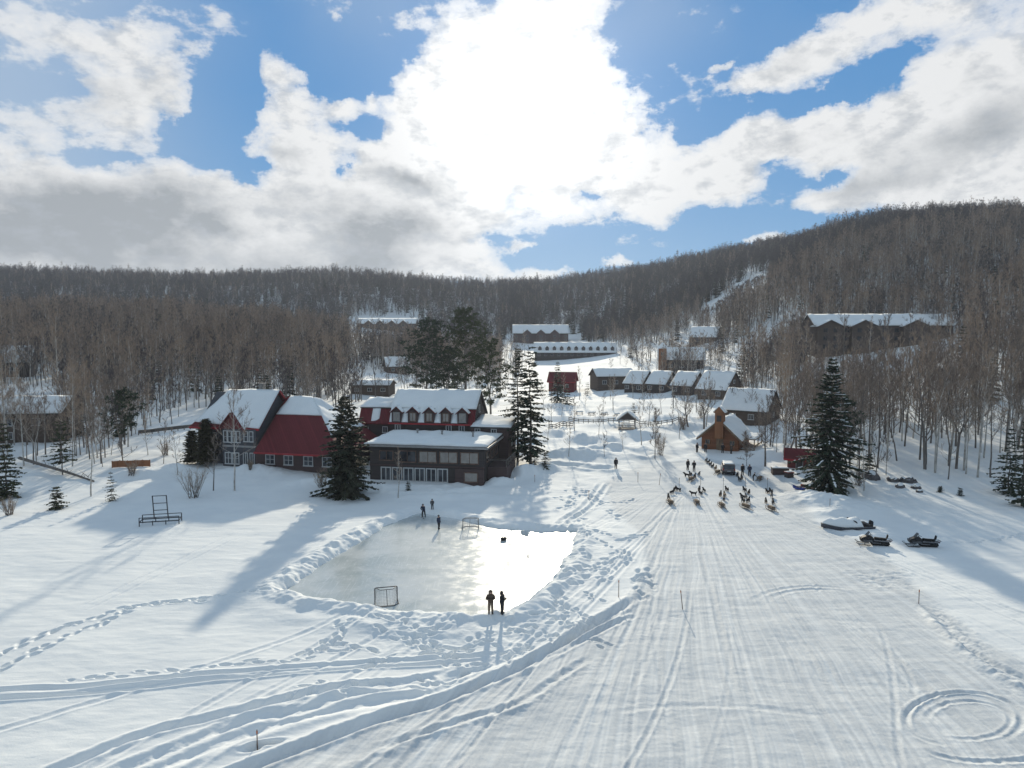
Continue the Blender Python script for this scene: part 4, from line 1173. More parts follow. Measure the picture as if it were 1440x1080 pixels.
def window(parent, x, y, z, w, h, face='front', nx=2, ny=1, frame='white_trim', glass='glass', bw=.09, name='window'):
    """framed window set on a wall, centre x,y,z; glazing is its own sub-part"""
    f = MB(); t = .07
    def rect(u0, u1, v0, v1, d0, d1, mb):
        if face == 'front': mb.box(x + u0, x + u1, y - d1, y - d0, z + v0, z + v1)
        elif face == 'right': mb.box(x + d0, x + d1, y + u0, y + u1, z + v0, z + v1)
        else: mb.box(x - d1, x - d0, y + u0, y + u1, z + v0, z + v1)
    W, H = w / 2, h / 2
    rect(-W, W, H - bw, H, -.02, t, f); rect(-W - .05, W + .05, -H - .03, -H + bw, -.02, t + .05, f)
    rect(-W, -W + bw, -H + bw, H - bw, -.02, t, f); rect(W - bw, W, -H + bw, H - bw, -.02, t, f)
    for i in range(1, nx): rect(-W + w * i / nx - bw * .35, -W + w * i / nx + bw * .35, -H + bw, H - bw, -.02, t - .015, f)
    for i in range(1, ny): rect(-W + bw, W - bw, -H + h * i / ny - bw * .25, -H + h * i / ny + bw * .25, -.02, t - .03, f)
    o = f.build(name, frame, parent)
    p = MB(); rect(-W + bw * .5, W - bw * .5, -H + bw * .5, H - bw * .5, -.02, .02, p); p.build('pane', glass, o)
    return o

def gable_wall(mb, x0, x1, y0, y1, z0, ze, zr, axis='x'):
    """house body: walls with gable ends, ridge along axis"""
    if axis == 'x':
        ym = (y0 + y1) / 2
        mb.prism([(x0, y0, z0), (x0, y1, z0), (x0, y1, ze), (x0, ym, zr), (x0, y0, ze)], (x1 - x0, 0, 0))
    else:
        xm = (x0 + x1) / 2
        mb.prism([(x0, y0, z0), (x1, y0, z0), (x1, y0, ze), (xm, y0, zr), (x0, y0, ze)], (0, y1 - y0, 0))

def gable_roof(root, x0, x1, y0, y1, ze, zr, axis='x', oh=.5, th=.18, mat='dark_roof', snow=.32, seed=1, cell=.8, name='roof', snow_from=0.0, trim=None):
    """two sloping slabs over a gable body, snow on top as their child"""
    mb = MB(); quads = []
    if axis == 'x':
        ym = (y0 + y1) / 2; sl = (zr - ze) / (ym - y0)
        for s, ye in ((-1, y0), (1, y1)):
            yo = ye + s * oh; zo = ze - oh * sl
            q = [(x0 - oh, yo, zo), (x1 + oh, yo, zo), (x1 + oh, ym, zr), (x0 - oh, ym, zr)]
            mb.prism([(a, b, c + .03) for a, b, c in q], (0, 0, th))
            a, b, c, d = [Vector(p) + Vector((0, 0, th + .03)) for p in q]
            a2, b2 = a.lerp(d, snow_from), b.lerp(c, snow_from)
            quads.append((a2, b2, c, d))
    else:
        xm = (x0 + x1) / 2; sl = (zr - ze) / (xm - x0)
        for s, xe in ((-1, x0), (1, x1)):
            xo = xe + s * oh; zo = ze - oh * sl
            q = [(xo, y0 - oh, zo), (xo, y1 + oh, zo), (xm, y1 + oh, zr), (xm, y0 - oh, zr)]
            mb.prism([(a, b, c + .03) for a, b, c in q], (0, 0, th))
            a, b, c, d = [Vector(p) + Vector((0, 0, th + .03)) for p in q]
            quads.append((a.lerp(d, snow_from), b.lerp(c, snow_from), c, d))
    o = mb.build(name, mat, root)
    if trim:
        t = MB()
        if axis == 'y':
            for s, xe in ((-1, x0), (1, x1)): t.bar((xe + s * oh, y0 - oh - .04, ze - oh * sl + th * .5), ((x0 + x1) / 2, y0 - oh - .04, zr + th * .5), .08, .3)
        else:
            for ye, s in ((y0, -1), (y1, 1)):
                for xx in (x0 - oh - .04, x1 + oh + .04): t.bar((xx, ye + s * oh, ze - oh * sl + th * .5), (xx, (y0 + y1) / 2, zr + th * .5), .08, .3)
            t.box(x0 - oh, x1 + oh, y0 - oh - .1, y0 - oh - .002, ze - oh * sl - .08, ze - oh * sl + .2)
        t.build('trim', trim, o)
    if snow: snow_slab(o, quads, snow, seed, cell=cell)
    return o

def house(label, cat, px, py, rz, w, dep, ze, zr, wall='siding_brown', axis='x', name='house', wins=(), door=None, loc=None, seed=1, group=None, roofmat='dark_roof', snow=.35, oh=.5, chimney=None, cell=1.0, trim=None, sink=1.5):
    x, y, z = loc or on_ground(px, py)
    o = thing(name, label, cat, (x, y, z), R(rz), group)
    b = MB(); gable_wall(b, -w / 2, w / 2, 0, dep, -sink, ze, zr, axis); b.build('wall', wall, o)
    rf = gable_roof(o, -w / 2, w / 2, 0, dep, ze, zr, axis, oh=oh, mat=roofmat, snow=snow, seed=seed, cell=cell, trim=trim)
    if chimney:
        c = MB(); cx, cy = chimney; c.box(cx - .4, cx + .4, cy - .4, cy + .4, ze, zr + 1.1); c.box(cx - .5, cx + .5, cy - .5, cy + .5, zr + 1.1, zr + 1.25); c.build('chimney', 'stone', rf)
    for (wx, wz, ww, wh, face, nx) in wins:
        if face == 'front': window(o, wx, 0, wz, ww, wh, 'front', nx)
        elif face == 'right': window(o, w / 2, wx, wz, ww, wh, 'right', nx)
        else: window(o, -w / 2, wx, wz, ww, wh, 'left', nx)
    if door:
        dx, dw, dh = door
        d = MB(); d.box(dx - dw / 2 - .1, dx + dw / 2 + .1, -.07, .02, 0, dh + .12); dd = d.build('door', 'grey_trim', o)
        p = MB(); p.box(dx - dw / 2, dx + dw / 2, -.1, -.05, .03, dh); p.build('leaf', 'siding_dark', dd)
    return o

# ------------------------------------------------------------------ A: the red-roofed lodge
def lodge():
    x, y, z = on_ground(314, 655)
    o = thing('lodge', 'red-roofed grey lodge with snowy main gable and white-framed window band', 'lodge', (x, y, z), R(-14))
    b = MB()
    gable_wall(b, -5.4, 6, 1.2, 11.2, -1.5, 6.3, 11.3, 'x')
    b.box(0, 6, 0, 1.18, -1.5, 6.0)
    b.build('wall', 'siding_grey', o)
    # main roof, hip to the left
    r = MB(); zr, ze = 11.5, 5.9
    FL, FR, RR_, RL = (-6.2, .2, ze), (6.5, .2, ze), (6.5, 6.2, zr), (-2.8, 6.2, zr); BL, BR = (-6.2, 12.2, ze), (6.5, 12.2, ze)
    for q in ([FL, FR, RR_, RL], [BR, BL, RL, RR_], [BL, FL, RL]): r.prism(q, (0, 0, .2))
    rf = r.build('roof', 'red_metal', o)
    up = lambda p: Vector(p) + Vector((0, 0, .2))
    snow_slab(rf, [(up(FL).lerp(up(RL), .12), up(FR), up(RR_), up(RL)), (up(BR), up(BL), up(RL), up(RR_))], .3, 3, cell=.7)
    c = MB(); c.box(2.1, 2.9, 7.0, 7.8, 10, 12.6); c.box(2.0, 3.0, 6.9, 7.9, 12.6, 12.75); c.build('chimney', 'stone', rf)
    t = MB(); t.bar((6.56, 12.3, ze + .1), (6.56, 6.2, zr + .12), .1, .35); t.box(3.6, 6.5, .05, .17, ze - .1, ze + .22); t.box(-6.2, -.3, .05, .17, ze - .1, ze + .22)
    t.build('trim', 'red_trim', rf)
    # cross gable over the bay
    g = MB(); g.prism([(-.3, -.05, 6.0), (3.7, -.05, 6.0), (1.7, -.05, 8.3)], (0, 3.2, 0)); g.build('gable', 'siding_maroon', o)
    g = MB()
    for s in (-1, 1): g.prism([(1.7 + s * 2.5, -.5, 5.55), (1.7 + s * 2.5, 3.4, 5.55), (1.7, 3.4, 8.42), (1.7, -.5, 8.42)], (0, 0, .18))
    gr = g.build('gable_roof', 'red_metal', o)
    snow_slab(gr, [((4.1, -.2, 5.9), (4.1, 3.2, 5.9), (1.75, 3.2, 8.6), (1.75, .3, 8.6))], .24, 5, cell=.6)
    # windows
    for i in range(4): window(o, .55 + i * .78, 0, 4.75, .74, 1.9, nx=1, ny=2, bw=.12)
    for xx in (4.25, 5.2): window(o, xx, 0, 4.85, .78, 1.7, nx=1, ny=2, bw=.11)
    for xx in (1.0, 2.35): window(o, xx, 0, 1.3, 1.25, 1.9, nx=2, ny=2, bw=.13)
    for xx in (4.1, 5.3): window(o, xx, 0, 1.35, .85, 1.9, nx=2, ny=1, bw=.1)
    window(o, -2.6, 1.2, 4.4, 1.3, 1.5); window(o, -2.6, 1.2, 1.4, 1.3, 1.5)
    bd = MB(); bd.box(-.02, 6.04, -.06, .0, 3.1, 3.4); bd.build('band', 'grey_trim', o)
    # red wing: one long slope, snow only on its upper part
    w = MB(); w.prism([(6.0, -.2, -1.5), (6.0, 15.5, -1.5), (6.0, 15.5, 3.4), (6.0, 8.1, 9.9), (6.0, -.2, 3.2)], (3.6, 0, 0)); w.box(9.58, 20.2, -.2, 15.4, -1.5, 2.9)
    w.build('wing_wall', 'siding_redbrown', o)
    r = MB(); A, B, C_, D = (6.7, -1.6, 2.55), (21.4, -1.6, 2.55), (11.4, 8.1, 10.35), (6.7, 8.1, 10.35); E, F_ = (21.4, 16.6, 3.0), (6.7, 16.6, 3.0)
    for q in ([A, B, C_, D], [E, F_, D, C_], [B, E, C_]): r.prism(q, (0, 0, .2))
    rf = r.build('wing_roof', 'red_metal', o)
    ul = lambda p, q, f: (Vector(p) + Vector((0, 0, .2))).lerp(Vector(q) + Vector((0, 0, .2)), f)
    snow_slab(rf, [(ul(A, D, .66), ul(B, C_, .66), ul(C_, D, 0), ul(D, C_, .15)), (ul(B, C_, .3), ul(E, C_, .3), ul(C_, E, .02), ul(C_, B, .02))], .3, 7, cell=.6)
    t = MB(); t.box(6.7, 21.4, -1.76, -1.6, 2.5, 2.77); t.build('trim', 'red_trim', rf)
    for xx in (8.6, 11.8, 15.2, 18.4): window(o, xx, -.2, 1.45, 1.65, 1.6, nx=2, ny=2, bw=.14)
lodge()

# ------------------------------------------------------------------ B: the dormered inn
def inn():
    x, y, z = on_ground(681, 681)
    z = min(z, .5)
    o = thing('inn', 'dark inn with five snowy dormers over a long flat-roofed window wing', 'inn', (x, y, z), R(-10))
    b = MB(); b.box(-17.5, 0, 0, 12.6, -1, 5.2); b.build('wing_wall', 'siding_dark', o)
    r = MB(); r.prism([(-18.3, -.7, 5.22), (.6, -.7, 5.22), (.6, 12.7, 5.5), (-18.3, 12.7, 5.5)], (0, 0, .28)); rf = r.build('wing_roof', 'dark_roof', o)
    t = MB(); t.box(-18.3, .6, -.8, -.7, 5.2, 5.5); t.box(.6, .7, -.8, 12.7, 5.2, 5.5); t.build('trim', 'grey_trim', rf)
    snow_slab(rf, [((-18.2, -.55, 5.5), (.5, -.55, 5.5), (.5, 12.6, 5.78), (-18.2, 12.6, 5.78))], .3, 11, cell=.9)
    for vx, vy in ((-8.6, 8.2), (-3.4, 7.4), (-12.9, 9.0)):
        v = MB(); v.tube([(vx, vy, 5.6), (vx, vy, 6.5)], .16); v.tube([(vx, vy, 6.5), (vx, vy, 6.6)], .26); v.build('vent_pipe', 'grey_trim', rf)
    # upper window band of the wing
    for i in range(4):
        window(o, -2.2 - i * 3.15, 0, 3.75, 2.75, 1.75, nx=2, frame='rust', glass='blind' if i in (0, 1, 2) else 'glass', bw=.12)
    window(o, -14.9, 0, 3.8, 2.2, 1.5, nx=2, frame='rust', bw=.12)
    bd = MB(); bd.box(-17.52, .03, -.10, -.001, 2.25, 2.5); bd.build('band', 'siding_redbrown', o)
    # ground floor: glazed white doors, then a square window
    for i in range(6):
        window(o, -15.0 + i * 1.75, 0, 1.05, 1.6, 2.1, nx=2, bw=.16, name='glazed_door')
    window(o, -1.9, 0, 1.0, 1.9, 1.4, nx=1, frame='rust', glass='blind', bw=.14)
    bx = MB(); bx.box(-4.3, -.0, -.35, -.003, -1, 2.22); bx.build('bay', 'siding_redbrown', o)
    window(o, -1.9, -.36, 1.0, 2.1, 1.5, nx=1, frame='rust', glass='blind', bw=.14)
    for yy in (2.5, 5.5, 8.5): window(o, 0, yy, 3.7, 2.2, 1.5, 'right', nx=2, frame='rust', bw=.1)
    # porch on the right side
    p = MB(); p.box(.05, 3.0, 2.0, 9.5, -1, 2.2); p.build('porch', 'siding_redbrown', o)
    p = MB()
    for yy in np.linspace(2.1, 9.4, 6): p.box(2.85, 2.97, yy - .06, yy + .06, 2.2, 3.2)
    p.box(2.83, 2.99, 2.0, 9.5, 3.2, 3.3); p.box(.1, 2.99, 2.0, 2.12, 3.2, 3.3); p.box(2.87, 2.95, 2.0, 9.5, 2.7, 2.76); p.build('railing', 'old_timber', o)
    # main block with mansard front
    b = MB(); X0, X1, Y0, Y1 = -18.8, -4.7, 13, 22.5
    b.prism([(X0, Y0, -1), (X0, Y1, -1), (X0, Y1, 8), (X0, 17.9, 11.9), (X0, 14.3, 9.35), (X0, Y0 + .1, 7.05), (X0, Y0, 7.0)], (X1 - X0, 0, 0)); b.build('wall', 'siding_dark', o)
    r = MB()
    r.prism([(X0 - .3, Y0 - .25, 6.95), (X1 + .3, Y0 - .25, 6.95), (X1 + .3, 14.25, 9.45), (X0 - .3, 14.25, 9.45)], (0, -.05, .16)); rf0 = r.build('mansard', 'red_metal', o)
    r = MB(); up1 = [(X0 - .4, 14.0, 9.35), (X1 + .4, 14.0, 9.35), (X1 + .4, 17.9, 12.05), (X0 - .4, 17.9, 12.05)]
    r.prism(up1, (0, 0, .2)); r.prism([(X0 - .4, Y1 + .5, 7.7), (X1 + .4, Y1 + .5, 7.7), (X1 + .4, 17.9, 12.05), (X0 - .4, 17.9, 12.05)], (0, 0, .2)); rf = r.build('roof', 'dark_roof', o)
    q = [Vector(p) + Vector((0, 0, .2)) for p in up1]
    snow_slab(rf, [(q[0] + Vector((0, -.15, -.1)), q[1] + Vector((0, -.15, -.1)), q[2], q[3])], .34, 13, cell=.7)
    # snow caught on the mansard between the dormers
    xs = np.linspace(-17.7, -6.4, 5)
    snow_slab(rf0, [((a + .72, Y0 - .26, 7.16), (b_ - .72, Y0 - .26, 7.16), (b_ - .7, 14.05, 9.62), (a + .7, 14.05, 9.62)) for a, b_ in zip([X0 - .9] + list(xs[:-1]), [xs[0]] + list(xs[1:]))], .24, 15, cell=.4)
    t = MB(); t.box(X0 - .3, X1 + .3, Y0 - .5, Y0 - .26, 6.85, 7.1); t.build('trim', 'red_trim', rf0)
    for i, xx in enumerate(xs):
        d = MB(); d.prism([(xx - .85, Y0 - .3, 7.1), (xx + .85, Y0 - .3, 7.1), (xx + .85, Y0 - .3, 8.85), (xx, Y0 - .3, 9.6), (xx - .85, Y0 - .3, 8.85)], (0, 2.2, 0))
        dd = d.build('dormer', 'siding_redbrown', o)
        window(dd, xx, Y0 - .3, 8.1, 1.15, 1.5, nx=2, ny=1, frame='rust' if i in (1, 2, 3) else 'grey_trim', glass='blind', bw=.12)
        d = MB()
        for s in (-1, 1): d.prism([(xx + s * 1.12, Y0 - .65, 8.68), (xx + s * 1.12, Y0 + 2, 8.68), (xx, Y0 + 2, 9.70), (xx, Y0 - .65, 9.70)], (0, 0, .1))
        dr = d.build('dormer_roof', 'siding_maroon', o)
        snow_slab(dr, [((xx + s * 1.08, Y0 - .5, 8.82), (xx + s * 1.08, Y0 + 1.9, 8.82), (xx, Y0 + 1.9, 9.81), (xx, Y0 - .5, 9.81)) for s in (-1, 1)], .22, 20 + i, cell=.4)
    for xx in (-17.6, -8.8, -6.6): window(o, xx, Y0, 6.3, 1.0, 1.1, nx=2, bw=.13)
    window(o, X1, 17.8, 9.2, 1.2, 1.3, 'right', nx=2, frame='grey_trim')
    # extension at the right
    b = MB(); b.box(-4.68, 1.5, 11.5, 18.5, -1, 6.7); b.build('annexe_wall', 'siding_redbrown', o)
    r = MB(); q = [(-4.6, 10.9, 6.72), (2.0, 10.9, 6.72), (2.0, 18.8, 7.7), (-4.6, 18.8, 7.7)]; r.prism(q, (0, 0, .2)); rf = r.build('annexe_roof', 'dark_roof', o)
    snow_slab(rf, [[Vector(p) + Vector((0, 0, .2)) for p in q]], .32, 31, cell=.8)
    for xx in (-3.6, -.9): window(o, xx, 11.5, 6.1, .95, 1.0, nx=2, bw=.13)
    window(o, 1.5, 14.6, 4.2, 1.2, 1.4, 'right')
    # link to the left with a red mansard
    b = MB(); b.box(-24.5, -18.82, 14, 21, -1, 6.6); b.build('link_wall', 'siding_dark', o)
    r = MB(); r.prism([(-24.8, 13.6, 6.62), (-18.9, 13.6, 6.62), (-18.9, 15, 9.1), (-24.8, 15, 9.1)], (0, -.05, .16)); rf = r.build('link_mansard', 'red_metal', o)
    r = MB(); q = [(-24.9, 14.8, 9.2), (-19.25, 14.8, 9.2), (-19.25, 19.5, 10.4), (-24.9, 19.5, 10.4)]; r.prism(q, (0, 0, .15)); rf2 = r.build('link_roof', 'dark_roof', o)
    snow_slab(rf2, [[Vector(p) + Vector((0, 0, .15)) for p in q]], .36, 33, cell=.7)
    snow_slab(rf, [((-22.6, 13.75, 7.0), (-21.2, 13.75, 7.0), (-21.2, 14.95, 9.3), (-22.6, 14.95, 9.3))], .22, 34, cell=.5)
    for xx in (-23.6, -20.2): window(o, xx, 14, 5.7, .9, 1.1, nx=2, bw=.1)
inn()

# ------------------------------------------------------------------ E: log chapel-like cabin with bell tower
def chapel():
    x, y, z = on_ground(1012, 633)
    o = thing('log_chapel', 'small orange-brown log building with a square tower, beside the parked dog teams', 'chapel', (x, y, z), R(-30))
    w, dep, ze, zr = 6.6, 9, 2.4, 5.4
    b = MB(); gable_wall(b, -w / 2, w / 2, 0, dep, -1, ze, zr, 'y'); b.build('wall', 'logs', o)
    gable_roof(o, -w / 2, w / 2, 0, dep, ze, zr, 'y', oh=.75, mat='boards_tan', snow=.45, seed=41, cell=.5, trim='timber')
    t = MB(); t.box(-.75, .75, -.9, .6, 2.2, 6.9); tw = t.build('tower', 'boards_tan', o)
    t = MB(); t.box(-.42, .42, -.93, -.88, 5.3, 6.4); t.build('opening', 'siding_dark', tw)
    t = MB(); t.prism([(-1.0, -1.15, 6.85), (1.0, -1.15, 6.85), (0, -1.15, 8.0)], (0, 2.0, 0)); rt = t.build('tower_roof', 'boards_tan', o)
    snow_slab(rt, [((s * 1.05, -1.1, 6.9), (s * 1.05, .8, 6.9), (0, .8, 8.02), (0, -1.1, 8.02)) for s in (-1, 1)], .22, 43, cell=.35)
    d = MB(); d.box(-.6, .6, -.08, .03, 0, 2.1); dd = d.build('door', 'timber', o); h = MB(); h.box(.38, .48, -.14, -.08, .95, 1.1); h.build('handle', 'grey_trim', dd)
    for xx in (-2.2, 2.2): window(o, xx, 0, 1.4, .9, .9, nx=2, frame='timber')
    for yy in (2.5, 6): window(o, -w / 2, yy, 1.4, 1.0, .8, 'left', nx=2, frame='timber')
    p = MB(); p.box(w / 2 + .05, w / 2 + 2.6, 1, 8, .1, .25)
    for yy in (1.1, 4.4, 7.8): p.box(w / 2 + 2.45, w / 2 + 2.6, yy - .08, yy + .08, .1, 2.1)
    p.box(w / 2 + 2.45, w / 2 + 2.6, 1, 8, .85, 1.0); p.box(w / 2 + .05, w / 2 + 2.7, .9, 8.1, 2.1, 2.25)
    pp = p.build('veranda', 'timber', o)
    snow_slab(pp, [((w / 2 + .1, .9, 2.26), (w / 2 + 2.7, .9, 2.26), (w / 2 + 2.7, 8.1, 2.26), (w / 2 + .1, 8.1, 2.26))], .3, 45, cell=.5)
chapel()

# ------------------------------------------------------------------ M: the long lodge on the right slope
def long_lodge():
    y = 246.0; xa = (1146 - 720) / FPX * y; xb = (1338 - 720) / FPX * y
    z = min(base_height((xa + xb) / 2, y), 16.2)
    o = thing('hillside_lodge', 'long brown lodge with a row of snowy gables high on the right slope', 'lodge', ((xa + xb) / 2, y, float(z)), R(-3))
    W = (xb - xa) / 2 - .5; ze, zr = 9.0, 12.6
    b = MB(); gable_wall(b, -W, W, 0, 13, -4, ze, zr, 'x'); b.build('wall', 'siding_brown', o)
    gable_roof(o, -W, W, 0, 13, ze, zr, 'x', oh=.8, snow=.5, seed=51, cell=1.1)
    for i, xx in enumerate((-W + 4.2, -W * .10 - 5.2, W * .42)):
        g = MB(); hw = 4.2 if i else 4.0
        g.prism([(xx - hw, -2.2, -4), (xx + hw, -2.2, -4), (xx + hw, -2.2, ze - .4), (xx, -2.2, ze + 1.35), (xx - hw, -2.2, ze - .4)], (0, 6.5, 0))
        gg = g.build('gable', 'siding_brown', o)
        g = MB()
        for s in (-1, 1): g.prism([(xx + s * (hw + .7), -2.9, ze - .82), (xx + s * (hw + .7), 4.6, ze - .82), (xx, 4.6, ze + 1.47), (xx, -2.9, ze + 1.47)], (0, 0, .2))
        gr = g.build('gable_roof', 'dark_roof', o)
        snow_slab(gr, [((xx + s * (hw + .6), -2.8, ze - .6), (xx + s * (hw + .6), 4.5, ze - .6), (xx, 4.5, ze + 1.67), (xx, -2.8, ze + 1.67)) for s in (-1, 1)], .4, 53 + i, cell=.9)
        for zz in (1.6, 4.4, 7.2):
            for dx in (-1.7, 1.7): window(gg, xx + dx, -2.2, zz, 1.5, 1.5, nx=2, frame='siding_dark', bw=.12)
    for xx in np.linspace(-W + 10.5, W - 2, 9):
        if abs(xx - W * .42) < 4.6 or abs(xx + W * .10 + 5.2) < 4.6: continue
        for zz in (1.6, 4.4, 7.2): window(o, xx, 0, zz, 1.6, 1.5, nx=2, frame='siding_dark', bw=.12)
    for zz in (3.0, 5.9):
        p = MB(); p.box(-W, W, -.12, -.002, zz - .12, zz + .1); p.build('band', 'siding_dark', o)
long_lodge()

# ------------------------------------------------------------------ I: long hotel with a row of dormers, far down the valley
def hotel():
    y = 415.0; xa, xb = (752 - 720) / FPX * y, (866 - 720) / FPX * y
    z = float(base_height((xa + xb) / 2, y)) + .4
    o = thing('hotel', 'long low hotel with a row of small dark dormers along its snowy roof', 'hotel', ((xa + xb) / 2, y, z), R(-2))
    W = (xb - xa) / 2; ze, zr = 3.4, 8.8
    b = MB(); gable_wall(b, -W, W, 0, 13, -4, ze, zr, 'x'); b.build('wall', 'siding_dark', o)
    gable_roof(o, -W, W, 0, 13, ze, zr, 'x', oh=.7, snow=.45, seed=61, cell=1.4)
    for i, xx in enumerate(np.linspace(-W + 3, W - 2, 11)):
        d = MB(); d.prism([(xx - .95, .4, 3.8), (xx + .95, .4, 3.8), (xx + .95, .4, 5.9), (xx, .4, 6.9), (xx - .95, .4, 5.9)], (0, 4.0, 0)); dd = d.build('dormer', 'siding_dark', o)
        window(dd, xx, .4, 5.0, 1.2, 1.3, nx=2, frame='grey_trim')
        d = MB()
        for s in (-1, 1): d.prism([(xx + s * 1.25, .1, 5.75), (xx + s * 1.25, 4.4, 5.75), (xx, 4.4, 7.0), (xx, .1, 7.0)], (0, 0, .35))
        d.build('dormer_roof', 'snow', o)
    for xx in np.linspace(-W + 2.5, W - 2.5, 12): window(o, xx, 0, 1.9, 1.6, 1.5, nx=2, frame='grey_trim')
hotel()

def far_hotel(label, pxa, pxb, py_base, py_ridge, y, wall, seed, gables, name='hotel'):
    xa, xb = (pxa - 720) / FPX * y, (pxb - 720) / FPX * y
    z = CAM_H - (py_base - 470) / FPX * y; H = px_h(py_base, py_ridge, y)
    o = thing(name, label, 'hotel', ((xa + xb) / 2, y, z), 0)
    W = (xb - xa) / 2; ze, zr = H * .62, H
    b = MB(); gable_wall(b, -W, W, 0, 14, -8, ze, zr, 'x'); b.build('wall', wall, o)
    gable_roof(o, -W, W, 0, 14, ze, zr, 'x', oh=.8, snow=.6, seed=seed, cell=2)
    for xx in np.linspace(-W, W, gables + 2)[1:-1]:
        g = MB(); g.prism([(xx - 3.2, -1.5, -8), (xx + 3.2, -1.5, -8), (xx + 3.2, -1.5, ze - .2), (xx, -1.5, ze + 2.4), (xx - 3.2, -1.5, ze - .2)], (0, 6, 0)); gg = g.build('gable', wall, o)
        g = MB()
        for s in (-1, 1): g.prism([(xx + s * 3.8, -2, ze - .6), (xx + s * 3.8, 5, ze - .6), (xx, 5, ze + 2.5), (xx, -2, ze + 2.5)], (0, 0, .6))
        g.build('gable_roof', 'snow', o)
        for zz in np.arange(1.6, ze - 1, 2.8): window(gg, xx, -1.5, zz, 2.0, 1.5, nx=2, frame='grey_trim')
    for xx in np.linspace(-W + 2, W - 2, 8):
        for zz in np.arange(1.6, ze - 1, 2.8): window(o, xx, 0, zz, 1.6, 1.5, nx=2, frame='grey_trim')
far_hotel('big brick hotel with snowy gables below the far hill, above the long low hotel', 722, 799, 486, 457, 540, 'siding_redbrown', 71, 3)
far_hotel('far lodge showing only its long snowy roof above the brown wood', 503, 584, 466, 448, 560, 'siding_brown', 73, 4, name='lodge')

